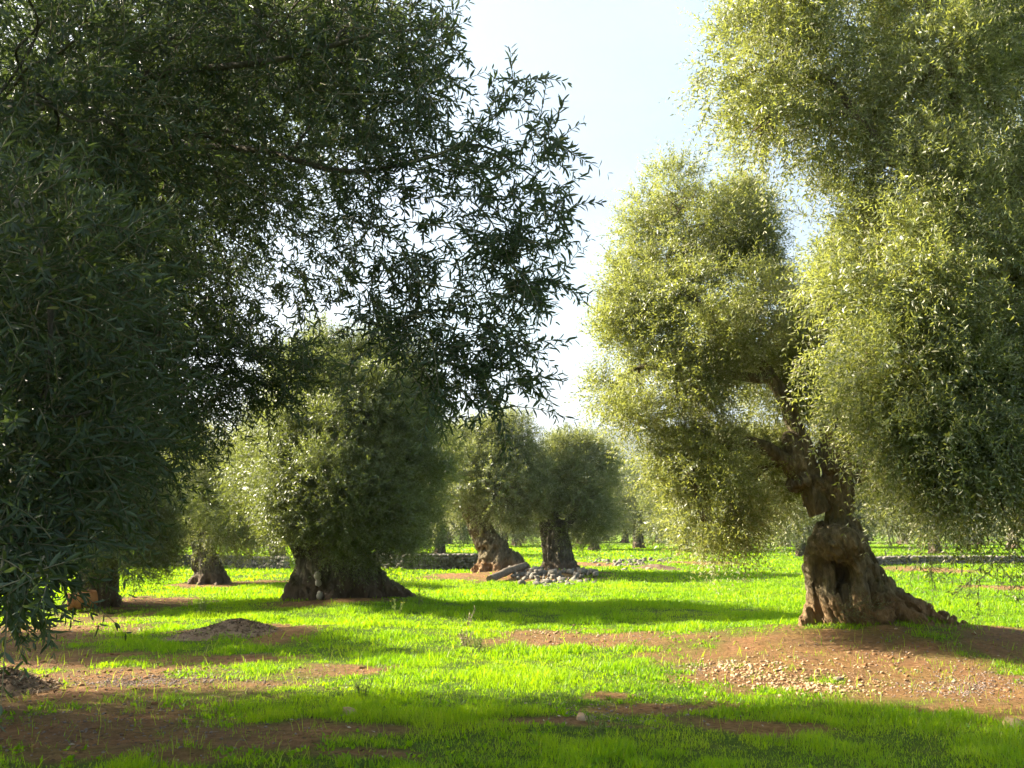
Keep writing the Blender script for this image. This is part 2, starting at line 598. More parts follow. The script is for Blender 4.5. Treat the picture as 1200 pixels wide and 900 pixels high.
def generic_trunk(rng, H, rb, rt, lean=(0, 0), nstr=7, roots=6, twist=0.9, h=0.035, seed=0, ridge=0.03, hollow=False):
    """old olive trunk: twisted strands flaring into roots"""
    chains = []
    zs = np.linspace(-0.15, H, 6)
    for i in range(nstr):
        a0 = 2 * np.pi * i / nstr + rng.uniform(-0.3, 0.3)
        ch = []
        for z in zs:
            f = max(z, 0) / H
            r_axis = (rb * (1 - f) ** 1.5 + rt * 0.9 * f + rb * 0.15) * 0.62
            a = a0 + twist * z
            r = (rb * 0.42 * (1 - f) + rt * 0.62 * f) * rng.uniform(0.85, 1.15)
            ch.append((lean[0] * f * H + r_axis * np.cos(a), lean[1] * f * H + r_axis * np.sin(a), z, r))
        chains.append(ch)
    chains.append([(lean[0] * z, lean[1] * z, z, rb * 0.6 * (1 - z / H) + rt * 0.85 * z / H) for z in zs])
    for i in range(roots):
        a = 2 * np.pi * i / roots + rng.uniform(-0.35, 0.35)
        L = rb * rng.uniform(1.25, 1.9)
        c, s = np.cos(a), np.sin(a)
        chains.append([(c * rb * 0.7, s * rb * 0.7, rb * 0.55, rb * 0.30), (c * rb * 1.05, s * rb * 1.05, rb * 0.2, rb * 0.24), (c * L, s * L, -0.06, rb * 0.13)])
    blobs = []
    for i in range(4):
        a = rng.uniform(0, 6.28)
        z = rng.uniform(0.2, 0.8) * H
        f = z / H
        rr = rb * 0.75 * (1 - f) + rt * f
        blobs.append(((lean[0] * z + rr * np.cos(a), lean[1] * z + rr * np.sin(a), z), (rb * 0.28, rb * 0.28, rb * 0.34)))
    cuts = []
    if hollow:
        cuts.append(((-rb * 0.1, -rb * 0.95, H * 0.28), (rb * 0.22, rb * 0.5, H * 0.24)))
    e = rb * 2.1
    lx = [min(0, lean[0] * H), max(0, lean[0] * H)]
    ly = [min(0, lean[1] * H), max(0, lean[1] * H)]
    return sdf_mesh((lx[0] - e, ly[0] - e, -0.2), (lx[1] + e, ly[1] + e, H + rt * 1.2), h, chains, blobs, cuts, k=rb * 0.13, lump=rb * 0.07, lump_s=2.6 / max(rb, 0.4),
                    ridge=ridge, twist=-twist, nridge=13, axis_fn=lambda z: (lean[0] * z, lean[1] * z), seed=seed)


# ------------------------------------------------------------------ limbs
def catmull(P, n=6):
    P = np.asarray(P, float)
    if len(P) < 3:
        t = np.linspace(0, 1, n + 1)[:, None]
        return P[0] * (1 - t) + P[-1] * t
    Q = np.vstack([2 * P[0] - P[1], P, 2 * P[-1] - P[-2]])
    out = []
    for i in range(1, len(Q) - 2):
        p0, p1, p2, p3 = Q[i - 1], Q[i], Q[i + 1], Q[i + 2]
        for t in np.arange(n) / n:
            out.append(0.5 * ((2 * p1) + (-p0 + p2) * t + (2 * p0 - 5 * p1 + 4 * p2 - p3) * t * t + (-p0 + 3 * p1 - 3 * p2 + p3) * t ** 3))
    out.append(Q[-2])
    return np.array(out)


def tube(P, rad, ns=8, rng=None, rough=0.0):
    """swept tube along P (n,3) with radii (n,)"""
    P = np.asarray(P, float)
    n = len(P)
    rad = np.broadcast_to(np.asarray(rad, float), (n,))
    T = unit(np.gradient(P, axis=0))
    ref = np.array([0.31, 0.22, 0.92]) if abs(T[0][2]) < 0.8 else np.array([1.0, 0.1, 0.0])
    A = unit(np.cross(T, ref))
    B = np.cross(T, A)
    a = np.linspace(0, 2 * np.pi, ns, endpoint=False)
    rr = np.repeat(rad[:, None], ns, 1)
    if rng is not None and rough:
        rr = rr * (1 + rough * rng.normal(0, 1, (n, ns)))
    V = P[:, None, :] + rr[..., None] * (np.cos(a)[None, :, None] * A[:, None, :] + np.sin(a)[None, :, None] * B[:, None, :])
    I = np.arange(n * ns).reshape(n, ns)
    J = np.roll(I, -1, 1)
    q = np.stack([I[:-1], J[:-1], J[1:], I[1:]], -1).reshape(-1, 4)
    V = V.reshape(-1, 3)
    V = np.vstack([V, P[-1][None] + T[-1] * rad[-1]])
    tr = np.stack([I[-1], J[-1], np.full(ns, n * ns)], 1)
    return V, q, tr


class Acc:
    def __init__(self):
        self.v, self.q, self.t, self.n = [], [], [], 0

    def add(self, V, q, t=None):
        self.v.append(V)
        if q is not None and len(q):
            self.q.append(np.asarray(q) + self.n)
        if t is not None and len(t):
            self.t.append(np.asarray(t) + self.n)
        self.n += len(V)

    def mesh(self, name, mat, smooth=True, attrs=None, loc=None):
        V = np.concatenate(self.v)
        if loc is not None:
            V = V - np.asarray(loc)
        return mesh_np(name, V, np.concatenate(self.q) if self.q else None, np.concatenate(self.t) if self.t else None, mat, attrs, smooth)


def limb_curve(rng, a, b, sag=0.15, wob=0.12, n=5):
    a, b = np.asarray(a, float), np.asarray(b, float)
    L = np.linalg.norm(b - a)
    t = np.linspace(0, 1, n)[:, None]
    P = a * (1 - t) + b * t
    P[:, 2] += sag * L * np.sin(np.pi * t[:, 0])
    P[1:-1] += rng.normal(0, wob * L / n, (n - 2, 3))
    return catmull(P, 4)


# ------------------------------------------------------------------ foliage
def sprays(rng, P0, D0, L, m, leafL, grav=0.6, ratio=0.2, spread=0.7, twig_r=0.0022):
    """leafy shoots: (N) shoots with m leaf pairs each; returns leaf arrays and shoot polylines"""
    n = len(P0)
    D0 = unit(D0)
    t = (np.arange(m) + 0.6) / m
    tt = t[None, :, None]
    Lb = L[:, None, None]
    G = np.array([0, 0, -1.0])
    bend = unit(rng.normal(0, 1, (n, 3))) * 0.25
    pos = P0[:, None, :] + D0[:, None, :] * Lb * tt + (G * grav + bend[:, None, :]) * Lb * tt ** 2 * 0.5
    tan = unit(D0[:, None, :] + (G * grav + bend[:, None, :]) * tt)
    ref = unit(rng.normal(0, 1, (n, 1, 3)))
    A = unit(np.cross(tan, ref))
    B = np.cross(tan, A)
    ph = rng.uniform(0, np.pi, (n, 1)) + np.arange(m)[None, :] * (np.pi / 2) + rng.normal(0, 0.3, (n, m))
    side = np.cos(ph)[..., None] * A + np.sin(ph)[..., None] * B
    out_b, out_d, out_n, out_l = [], [], [], []
    sz = (0.65 + 0.35 * np.sin(np.pi * np.clip(t * 0.85 + 0.12, 0, 1)))[None, :]
    for sg in (1, -1):
        dr = unit(tan * (0.55 + rng.uniform(-0.15, 0.35, (n, m, 1))) + sg * side * spread + rng.normal(0, 0.16, (n, m, 3)) + G * 0.10)
        nr = unit(tan * 0.8 - sg * side * 0.4 + rng.normal(0, 0.35, (n, m, 3)) + np.array([0, 0, 0.45]))
        nr = unit(nr - dr * np.sum(nr * dr, -1, keepdims=True))
        out_b.append(pos.reshape(-1, 3))
        out_d.append(dr.reshape(-1, 3))
        out_n.append(nr.reshape(-1, 3))
        out_l.append((leafL * sz * rng.uniform(0.7, 1.2, (n, m))).reshape(-1))
    return [np.concatenate(z) for z in (out_b, out_d, out_n, out_l)], pos


def leaf_mesh(b, d, n, L, ratio, hexa=False, rng=None):
    s = np.cross(d, n)
    N = len(b)
    W = (L * ratio * 0.5)[:, None]
    Lc = L[:, None]
    droop = -0.07 * Lc * n
    if not hexa:
        V = np.stack([b, b + d * Lc * 0.48 + s * W + n * W * 0.35, b + d * Lc + droop, b + d * Lc * 0.48 - s * W + n * W * 0.35], 1)
        I = np.arange(N)[:, None] * 4
        q = I + np.array([[0, 1, 2, 3]])
        return V.reshape(-1, 3), q, 4
    V = np.stack([b, b + d * Lc * 0.28 + s * W * 0.85 + n * W * 0.3, b + d * Lc * 0.68 + s * W * 0.8 + n * W * 0.28, b + d * Lc + droop,
                  b + d * Lc * 0.68 - s * W * 0.8 + n * W * 0.28, b + d * Lc * 0.28 - s * W * 0.85 + n * W * 0.3], 1)
    I = np.arange(N)[:, None] * 6
    q = np.concatenate([I + np.array([[0, 1, 2, 3]]), I + np.array([[0, 3, 4, 5]])])
    return V.reshape(-1, 3), q, 6


class Crown:
    def __init__(self, seed):
        self.rng = np.random.default_rng(seed)
        self.seed = seed
        self.parts = {False: [], True: []}
        self.tw = Acc()
        self.ntw = 0

    def add(self, P0, D0, L, m, leafL, grav=0.6, hexa=False, ratio=0.2, twig=False, spread=0.7):
        if len(P0) == 0:
            return
        lv, pos = sprays(self.rng, P0, D0, L, m, leafL, grav, ratio, spread)
        self.parts[hexa].append((lv, ratio))
        if twig:
            n, mm = pos.shape[:2]
            P = np.concatenate([P0[:, None, :], pos], 1)[:, ::max(1, mm // 4)]
            kk = P.shape[1]
            w = (0.0016 + 0.02 * 0.05) * np.linspace(1.3, 0.5, kk)
            T = unit(np.gradient(P, axis=1))
            A = unit(np.cross(T, np.array([0.3, 0.5, 0.81])))
            B = np.cross(T, A)
            rings = np.stack([P + w[None, :, None] * (np.cos(a) * A + np.sin(a) * B) for a in (0, 2.094, 4.189)], 2)
            I = np.arange(n * kk * 3).reshape(n, kk, 3)
            J = np.roll(I, -1, 2)
            q = np.stack([I[:, :-1], J[:, :-1], J[:, 1:], I[:, 1:]], -1).reshape(-1, 4)
            self.tw.add(rings.reshape(-1, 3), q)
            self.ntw += n

    def lobe(self, c, r, n, L=0.45, m=9, leafL=0.06, grav=0.6, hexa=False, ratio=0.2, pw=0.30, clump=0.36, cs=1.5, up=0.25, twig=False, ob=1.0):
        rng = self.rng
        k = int(n * 1.9)
        dirs = unit(rng.normal(0, 1, (k, 3)))
        rad = rng.uniform(0, 1, k) ** pw
        wob = 0.72 + 0.5 * fbm(dirs[:, 0] * 2 + c[0], dirs[:, 1] * 2 + c[1], dirs[:, 2] * 2 + c[2], self.seed, 2)
        P = np.asarray(c) + dirs * np.asarray(r) * (rad * wob)[:, None]
        ns = fbm(P[:, 0] * cs, P[:, 1] * cs, P[:, 2] * cs, self.seed + 77, 2)
        P, dirs = P[ns > clump], dirs[ns > clump]
        P, dirs = P[:n], dirs[:n]
        D = unit(dirs * ob + rng.normal(0, 0.55, P.shape) + np.array([0, 0, up]))
        Ls = L * rng.uniform(0.55, 1.3, len(P))
        self.add(P, D, Ls, m, leafL, grav, hexa, ratio, twig)

    def line(self, pts, n, rad, L=0.3, m=8, leafL=0.06, grav=0.5, hexa=True, ratio=0.19, twig=True, along=0.8, taper=0.6):
        """shoots growing along a bough polyline (world points)"""
        rng = self.rng
        C = catmull(pts, 8)
        seg = np.linalg.norm(np.diff(C, axis=0), axis=1)
        s = np.concatenate([[0], np.cumsum(seg)])
        u = rng.uniform(0.02, 1.0, n) * s[-1]
        P = np.stack([np.interp(u, s, C[:, i]) for i in range(3)], 1)
        T = unit(np.stack([np.interp(u, s, np.gradient(C[:, i])) for i in range(3)], 1))
        f = 1 - taper * (u / s[-1])[:, None]
        P = P + rng.normal(0, 1, (n, 3)) * rad * f
        D = unit(T * along + rng.normal(0, 0.6, (n, 3)) + np.array([0, 0, 0.05]))
        self.add(P, D, L * rng.uniform(0.6, 1.25, n), m, leafL, grav, hexa, ratio, twig)
        return C

    def build(self, name, mat, parent, loc):
        rng = self.rng
        V, Q, A, off = [], [], [], 0
        for hexa in (False, True):
            for lv, ratio in self.parts[hexa]:
                v, q, per = leaf_mesh(*lv, ratio, hexa, rng)
                V.append(v)
                Q.append(q + off)
                nl = len(lv[0])
                pos = lv[0]
                tone = 0.5 + 1.0 * (fbm(pos[:, 0] * 1.1, pos[:, 1] * 1.1, pos[:, 2] * 1.1, self.seed + 5, 2) - 0.5) + rng.normal(0, 0.2, nl)
                tone = np.clip(tone, 0, 0.96)
                old = rng.uniform(0, 1, nl) < 0.02
                tone[old] = 1.0
                A.append(np.repeat(tone, per))
                off += len(v)
        V = np.concatenate(V) - np.asarray(loc)
        me = mesh_np(name, V, np.concatenate(Q), None, mat, {'rnd': np.concatenate(A)}, False)
        o = link(name, me, parent)
        if self.ntw:
            link('twigs', self.tw.mesh('twigs', M['twig'], False, None, loc), o)
        return o


def px_lobes(spec, D, default_n):
    """(px, py, rx, ry[, dD[, n]]) -> world ellipsoids at depth D + dD"""
    out = []
    for s in spec:
        dD = s[4] if len(s) > 4 else 0.0
        c = at(s[0], s[1], D + dD)
        k = (D + dD) / F
        rx, rz = s[2] * k, s[3] * k
        n = int(default_n * (s[5] if len(s) > 5 else 1.0) * rx * rz)
        out.append((c, (rx, 0.5 * (rx + rz) * 1.05, rz), max(n, 4)))
    return out


def tree(name, label, base, trunk_fn, limbs, lobes, crown_kw, leafmat, bark, seed, group='old olive trees of the grove', extra=None, auto=True, sat=5):
    """one olive tree: trunk, each drawn limb, branchwork and crown"""
    rng = np.random.default_rng(seed)
    base = np.asarray(base, float)
    base[2] = float(terrain(np.array([base[0]]), np.array([base[1]]))[0])
    t = thing(name, label, 'tree', base, group)
    V, q = trunk_fn(rng)
    tr = link('trunk', mesh_np('trunk', V, q, None, bark, None, True), t)
    curves = []
    for (pts, r0, r1) in limbs:
        C = catmull(pts, 7)
        nC = len(C)
        C = C + np.stack([0.10 * r0 / 0.2 * (fbm(C[:, 0] * 2.5, C[:, 1] * 2.5, C[:, 2] * 2.5, seed + j, 2) - 0.5) for j in range(3)], 1)
        rad = np.linspace(r0, r1, nC) * (1 + 0.28 * (fbm(C[:, 0] * 3.5, C[:, 1] * 3.5, C[:, 2] * 3.5, seed + 9, 2) - 0.5) * 2)
        a = Acc()
        a.add(*tube(C, rad, 14, rng, 0.05))
        link('limb', a.mesh('limb', bark, True, None, base), t)
        curves.append((C, rad))
    a = Acc()
    nb = 0
    if auto and curves:
        allC = np.concatenate([c for c, _ in curves])
        allR = np.concatenate([r_ for _, r_ in curves])
        for (c, r, n) in lobes:
            dd = np.linalg.norm(allC - c, axis=1) + 0.4 * np.maximum(0, allC[:, 2] - c[2])
            j = int(np.argmin(dd))
            d = np.linalg.norm(allC[j] - c)
            if d < 0.15:
                continue
            r0 = min(allR[j] * 0.7, 0.035 + 0.025 * d)
            P = limb_curve(rng, allC[j], c, 0.12, 0.25)
            a.add(*tube(P, np.linspace(r0, r0 * 0.4, len(P)), 7, rng, 0.05))
            nb += 1
            for _ in range(5):
                e = c + unit(rng.normal(0, 1, 3)) * np.asarray(r) * 0.8
                P2 = limb_curve(rng, P[int(len(P) * rng.uniform(0.5, 1)) - 1], e, 0.1, 0.3)
                a.add(*tube(P2, np.linspace(r0 * 0.4, 0.006, len(P2)), 5))
    if nb:
        link('branches', a.mesh('branches', bark, True, None, base), t)
    cr = Crown(seed + 100)
    for (c, r, n) in lobes:
        cr.lobe(c, r, n, **crown_kw)
        for _ in range(sat):
            dv = unit(rng.normal(0, 1, 3) + np.array([0, 0, 0.35]))
            f = rng.uniform(0.22, 0.42)
            kw = dict(crown_kw)
            kw.update(up=0.9, clump=0.36, ob=0.7, grav=0.2)
            cr.lobe(c + dv * np.asarray(r) * rng.uniform(0.85, 1.15), np.asarray(r) * f, max(3, int(n * f * f * 1.1)), **kw)
    if extra is not None:
        extra(cr)
    cr.build('crown', leafmat, t, base)
    return t


# ================================================================== T1: gnarled olive on the soil mound
def t1_trunk(rng):
    chains = [
        [(-0.48, -0.06, -0.15, 0.16), (-0.41, -0.05, 0.12, 0.12), (-0.33, -0.02, 0.45, 0.12), (-0.34, 0.0, 0.80, 0.16), (-0.21, 0.0, 1.12, 0.22)],
        [(-0.60, -0.22, -0.05, 0.07), (-0.45, -0.12, 0.2, 0.10)],
        [(-0.20, -0.30, -0.05, 0.12), (-0.20, -0.18, 0.3, 0.12), (-0.19, -0.08, 0.75, 0.14)],
        [(0.22, 0.05, -0.15, 0.38), (0.27, 0.05, 0.55, 0.31), (0.24, 0.06, 1.0, 0.26), (0.12, 0.04, 1.5, 0.22), (0.03, 0.0, 1.9, 0.19), (0.0, 0.0, 2.35, 0.20), (0.03, 0.0, 2.75, 0.19)],
        [(0.02, -0.12, 1.35, 0.14), (0.10, -0.12, 1.7, 0.11), (0.06, -0.12, 2.2, 0.10)],
        [(-0.12, 0.28, -0.15, 0.32), (-0.08, 0.25, 0.7, 0.28), (-0.03, 0.18, 1.3, 0.22)],
        [(0.38, 0.0, 0.95, 0.15), (0.48, -0.05, 0.72, 0.16), (0.66, -0.05, 0.46, 0.18), (0.92, -0.1, 0.27, 0.15), (1.25, -0.12, 0.12, 0.12), (1.7, -0.18, -0.08, 0.10)],
        [(0.42, -0.1, 0.5, 0.17), (0.72, -0.32, 0.18, 0.16), (1.1, -0.55, -0.08, 0.13)],
        [(0.20, -0.26, 0.72, 0.13), (0.24, -0.38, 0.28, 0.15), (0.28, -0.52, -0.05, 0.16)],
        [(0.30, 0.3, 0.4, 0.22), (0.7, 0.75, 0.05, 0.15)],
        [(-0.02, 0.0, 1.98, 0.17), (-0.30, 0.0, 2.02, 0.15), (-0.50, -0.02, 2.05, 0.14), (-0.55, -0.02, 2.3, 0.16), (-0.62, 0.0, 2.65, 0.14)],
        [(0.1, 0.0, 1.9, 0.17), (0.20, 0.05, 2.3, 0.15), (0.25, 0.1, 2.8, 0.15)],
    ]
    blobs = [((-0.05, -0.30, 1.13), (0.38, 0.36, 0.27)), ((0.12, -0.24, 1.03), (0.2, 0.2, 0.19)), ((-0.26, -0.10, 1.05), (0.19, 0.2, 0.2)), ((0.16, -0.34, 0.80), (0.15, 0.14, 0.15)),
             ((0.02, -0.42, 0.10), (0.17, 0.15, 0.13)), ((-0.10, -0.42, 0.22), (0.10, 0.10, 0.18)), ((0.42, -0.50, 0.12), (0.2, 0.18, 0.16)),
             ((-0.52, -0.05, 2.0), (0.17, 0.19, 0.13)), ((-0.05, -0.12, 2.25), (0.15, 0.13, 0.09))]
    cuts = [((0.04, -0.36, 0.68), (0.095, 0.55, 0.15)), ((-0.05, -0.46, 0.42), (0.05, 0.28, 0.20)), ((0.35, -0.42, 0.45), (0.025, 0.2, 0.2))]
    return sdf_mesh((-0.95, -0.95, -0.25), (2.7, 1.05, 3.0), 0.020, chains, blobs, cuts, k=0.06, lump=0.05, lump_s=4.6, ridge=0.022, twist=1.5, nridge=11,
                    axis_fn=lambda z: (0.1, 0.0), seed=3, grain=0.017)


D1 = T1_BASE[1]
A1 = lambda px, py, d=0.0: at(px, py, D1 + d)
t1_lobes = px_lobes([
    (772, 300, 52, 65, 0.2), (748, 340, 30, 50, 0.2), (830, 265, 75, 48, 0.4), (800, 240, 30, 30, 0, 0.5), (870, 262, 42, 42, 0.6), (880, 335, 42, 50, 0.6, 0.8),
    (762, 400, 48, 60, -0.2), (825, 370, 75, 65, -0.6), (890, 400, 60, 60, 0.9), (745, 460, 42, 40, 0), (715, 468, 20, 28, 0, 0.5), (790, 470, 60, 55, -0.6), (828, 545, 48, 50, -0.7), (795, 545, 32, 36, -0.2),
    (845, 600, 45, 42, -0.5), (825, 615, 32, 26, -0.8), (870, 560, 40, 45, 0.3), (925, 470, 50, 60, 0.9), (960, 520, 40, 50, 0.6, 0.7), (900, 570, 30, 40, 0.8, 0.7),
    (985, 400, 60, 90, 0.6), (1030, 320, 50, 70, 0.5), (1050, 430, 60, 80, 0.3), (1060, 540, 60, 50, 0.6)], D1, 1350)
t1_limbs = [
    ([A1(962, 600), A1(948, 572), A1(925, 545, -0.1), A1(900, 527, -0.3), A1(868, 518, -0.5), A1(830, 530, -0.7), A1(805, 560, -0.8)], 0.17, 0.04),
    ([A1(955, 590), A1(940, 520, 0.1), A1(905, 445, 0.2), A1(860, 400, 0.1), A1(810, 350, 0.1), A1(780, 300, 0.2)], 0.16, 0.035),
    ([A1(985, 560), A1(985, 500), A1(978, 430, 0.3), A1(980, 390, 0.4)], 0.18, 0.04),
    ([A1(1003, 565, 0.1), A1(1030, 480, 0.2), A1(1050, 400, 0.3), A1(1040, 320, 0.4)], 0.14, 0.04),
    ([A1(905, 445, 0.2), A1(860, 440, -0.2), A1(800, 430, -0.4), A1(750, 430, -0.2)], 0.08, 0.03)]


def t1_extra(cr):
    rng = cr.rng
    b = T1_BASE
    n = 110      # thin suckers and dry brush at the foot of the trunk
    a = rng.uniform(0, 1, n)
    P = np.stack([b[0] - 0.15 + 0.55 * a + rng.normal(0, 0.06, n), b[1] - 0.50 - 0.15 * rng.uniform(0, 1, n), np.full(n, 0.34) + rng.uniform(0, 0.25, n)], 1)
    cr.add(P, rng.normal(0, 0.6, (n, 3)) + np.array([0.1, -0.3, 0.7]), rng.uniform(0.15, 0.38, n), 5, 0.035, 0.2, False, 0.15, True, 0.6)


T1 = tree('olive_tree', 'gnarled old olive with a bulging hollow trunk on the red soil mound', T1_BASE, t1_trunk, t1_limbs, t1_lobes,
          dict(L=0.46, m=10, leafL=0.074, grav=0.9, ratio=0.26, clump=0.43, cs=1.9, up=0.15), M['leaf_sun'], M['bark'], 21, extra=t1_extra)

# ================================================================== R: near olive on the right, trunk just outside the picture
DR = 9.3
RB = np.array([6.1, 9.6, 0.0])
AR = lambda px, py, d=0.0: at(px, py, DR + d)
r_lobes = px_lobes([
    (905, 55, 60, 70, 0.3), (865, 95, 42, 38, 0.1, 0.55), (895, 140, 45, 45, 0, 0.7), (960, 150, 70, 60, 0.3), (1010, 60, 75, 65, 0.5), (930, -20, 70, 60, 0.6), (1060, 110, 60, 60, 0.8, 0.8),
    (1110, 40, 70, 60, 0.6, 0.6), (1175, 120, 60, 80, 0.6, 0.7), (1018, 212, 45, 42, 0.1), (1028, 285, 50, 52, -0.3), (1070, 265, 70, 55, -0.5), (1150, 270, 75, 70, -0.4),
    (996, 350, 40, 48, -0.2), (1040, 350, 65, 60, -0.7), (1120, 350, 75, 65, -0.8), (1195, 350, 60, 80, -0.6), (1008, 430, 40, 50, -0.3), (1060, 440, 70, 60, -0.8), (1135, 470, 70, 60, -0.8, 0.8), (1210, 480, 60, 80, -0.4),
    (1035, 500, 34, 38, -0.4), (1080, 510, 52, 48, -0.8), (1130, 530, 75, 52, -0.9), (1200, 545, 60, 60, -0.6), (1075, 560, 28, 24, -0.5), (1115, 578, 40, 26, -0.8), (1165, 592, 50, 26, -0.9),
    (1250, 300, 90, 140, 0), (1260, 520, 80, 110, -0.4), (1130, -60, 120, 70, 0.8), (1260, 60, 100, 110, 0.7), (1000, -70, 80, 60, 0.9), (1350, 200, 110, 160, 0.5), (1380, 430, 110, 140, 0),
    (1200, 280, 120, 130, 2.2, 0.5), (1150, 430, 120, 120, 2.0, 0.5), (1330, 350, 140, 200, 2.6, 0.5), (1450, 300, 120, 180, 1.5, 0.6), (1100, 90, 60, 60, -0.3), (1160, 40, 50, 50, -0.2, 0.7), (1090, 190, 50, 40, -0.5, 0.7)], DR, 1650)
r_limbs = [
    ([RB + [0.0, 0, 1.9], AR(1330, 360), AR(1250, 260), AR(1177, 213), AR(1148, 205), AR(1120, 175), AR(1087, 177, -0.1), AR(1058, 191, -0.2), AR(1036, 175, -0.2), AR(1010, 140, -0.1), AR(970, 90, 0.1)], 0.17, 0.035),
    ([AR(1120, 175), AR(1108, 148, 0.1), AR(1118, 90, 0.2), AR(1100, 30, 0.4), AR(1060, -40, 0.5)], 0.085, 0.03),
    ([RB + [-0.1, -0.1, 1.7], AR(1290, 520, -0.2), AR(1230, 480, -0.3), AR(1187, 462, -0.4), AR(1160, 440, -0.5), AR(1130, 390, -0.5), AR(1085, 345, -0.6), AR(1060, 332, -0.7)], 0.15, 0.05),
    ([AR(1187, 462, -0.4), AR(1178, 415, -0.3), AR(1190, 350, -0.2), AR(1200, 280, 0)], 0.09, 0.04),
    ([RB + [0.1, 0.1, 1.9], AR(1400, 250, 0.5), AR(1420, 100, 0.6), AR(1380, -80, 0.8)], 0.16, 0.05)]


def r_trunk(rng):
    return generic_trunk(rng, 2.1, 0.62, 0.30, (-0.05, 0.0), 7, 6, 0.8, 0.04, 31)


def r_extra(cr):
    # drooping tips under the crown and the loose shoots against the sky
    for pts, n in (([(1135, 630), (1140, 665), (1136, 690)], 7), ([(1040, 590), (1042, 605), (1048, 618)], 6), ([(950, 400), (938, 430)], 6), ([(960, 470), (952, 500)], 7),
                   ([(880, 100), (845, 85), (815, 90)], 10), ([(880, 150), (845, 130)], 8), ([(900, 180), (870, 190), (855, 180)], 9), ([(870, 40), (845, 20)], 7),
                   ([(960, 260), (938, 250)], 6), ([(950, 330), (936, 345)], 7), ([(1080, 640), (1090, 662)], 8), ([(1190, 640), (1195, 668)], 8), ([(1150, 640), (1165, 662)], 8)):
        W = [AR(x, y, -0.8) if y > 550 else AR(x, y, 0.0) for x, y in pts]
        cr.line(W if len(W) > 2 else [W[0], (W[0] + W[1]) / 2, W[1]], n, 0.07, 0.25, 8, 0.058, 0.5, False, 0.2, True)


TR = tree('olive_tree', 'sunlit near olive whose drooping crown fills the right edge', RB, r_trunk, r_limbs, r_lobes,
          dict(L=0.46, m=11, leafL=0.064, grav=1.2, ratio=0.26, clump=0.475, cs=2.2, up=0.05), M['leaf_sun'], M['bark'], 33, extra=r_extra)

# ================================================================== T2: broad dark olive left of centre
T2_BASE = gnd(400, 712)
D2 = T2_BASE[1]
A2 = lambda px, py, d=0.0: at(px, py, D2 + d)


def t2_trunk(rng):
    chains = [
        [(-0.75, -0.1, -0.15, 0.34), (-0.68, -0.05, 0.5, 0.30), (-0.72, 0.0, 1.0, 0.26), (-0.80, 0.05, 1.6, 0.2)],
        [(-0.45, -0.25, -0.15, 0.36), (-0.4, -0.2, 0.6, 0.34), (-0.38, -0.1, 1.2, 0.30), (-0.45, 0, 1.8, 0.24)],
        [(0.0, -0.25, -0.15, 0.42), (-0.02, -0.2, 0.6, 0.38), (0.0, -0.1, 1.2, 0.34), (0.05, 0.0, 1.9, 0.24)],
        [(0.35, 0.1, -0.15, 0.40), (0.25, 0.1, 0.6, 0.36), (0.25, 0.1, 1.2, 0.30), (0.35, 0.1, 1.9, 0.2)],
        [(-0.2, 0.35, -0.15, 0.45), (-0.2, 0.3, 1.8, 0.30)],
        [(0.3, 0.0, 0.75, 0.25), (0.65, -0.05, 0.42, 0.27), (1.05, -0.1, 0.15, 0.2), (1.6, -0.15, -0.05, 0.13)],
        [(-0.9, -0.1, 0.35, 0.2), (-1.15, -0.2, -0.1, 0.14)], [(0.5, -0.35, 0.25, 0.22), (0.95, -0.65, -0.1, 0.14)], [(-0.1, -0.5, 0.2, 0.2), (-0.15, -0.9, -0.12, 0.12)]]
    blobs = [((0.12, -0.52, 0.38), (0.24, 0.16, 0.34)), ((0.55, -0.3, 0.3), (0.25, 0.2, 0.26)), ((-0.62, -0.42, 0.3), (0.14, 0.12, 0.22))]
    cuts = [((-0.22, -0.62, 0.75), (0.09, 0.3, 0.4)), ((0.25, -0.55, 1.0), (0.06, 0.25, 0.3))]
    return sdf_mesh((-1.45, -1.05, -0.2), (1.85, 0.95, 2.2), 0.032, chains, blobs, cuts, k=0.09, lump=0.05, lump_s=3.4, ridge=0.03, twist=0.6, nridge=15, seed=8)


t2_lobes = px_lobes([
    (395, 442, 60, 40, 0.3), (440, 448, 45, 42, 0.5), (362, 450, 42, 42, 0.1), (475, 480, 38, 55, 0.4), (420, 490, 70, 55, -0.7), (358, 510, 50, 60, -0.5), 
    (470, 550, 45, 60, 0.0), (400, 560, 75, 60, -1.2), (350, 580, 48, 55, -0.8), (440, 600, 50, 48, -0.9), (375, 615, 60, 36, -1.3), (350, 620, 30, 28, -0.6),
    (480, 610, 30, 40, 0.1, 0.7), (430, 640, 42, 22, -0.8, 0.8), (400, 480, 90, 80, 1.5, 0.7), (375, 560, 65, 70, 1.6, 0.7), (450, 560, 70, 80, 1.5, 0.7),
    (455, 410, 25, 25, 0.3, 0.5), (375, 400, 25, 22, 0.3, 0.5), (302, 560, 36, 45, 0.3, 0.75), (315, 505, 30, 34, 0.3, 0.7), (285, 600, 25, 28, 0.4, 0.6)], D2, 1150)
t2_limbs = [([A2(355, 650), A2(335, 610), A2(325, 575), A2(322, 535)], 0.24, 0.05), ([A2(380, 645), A2(375, 580, -0.2), A2(360, 510, -0.2), A2(365, 450)], 0.26, 0.05),
            ([A2(405, 645), A2(420, 580), A2(440, 510, 0.2), A2(440, 450, 0.3)], 0.24, 0.05), ([A2(420, 650), A2(450, 610), A2(475, 570), A2(480, 520)], 0.18, 0.04)]


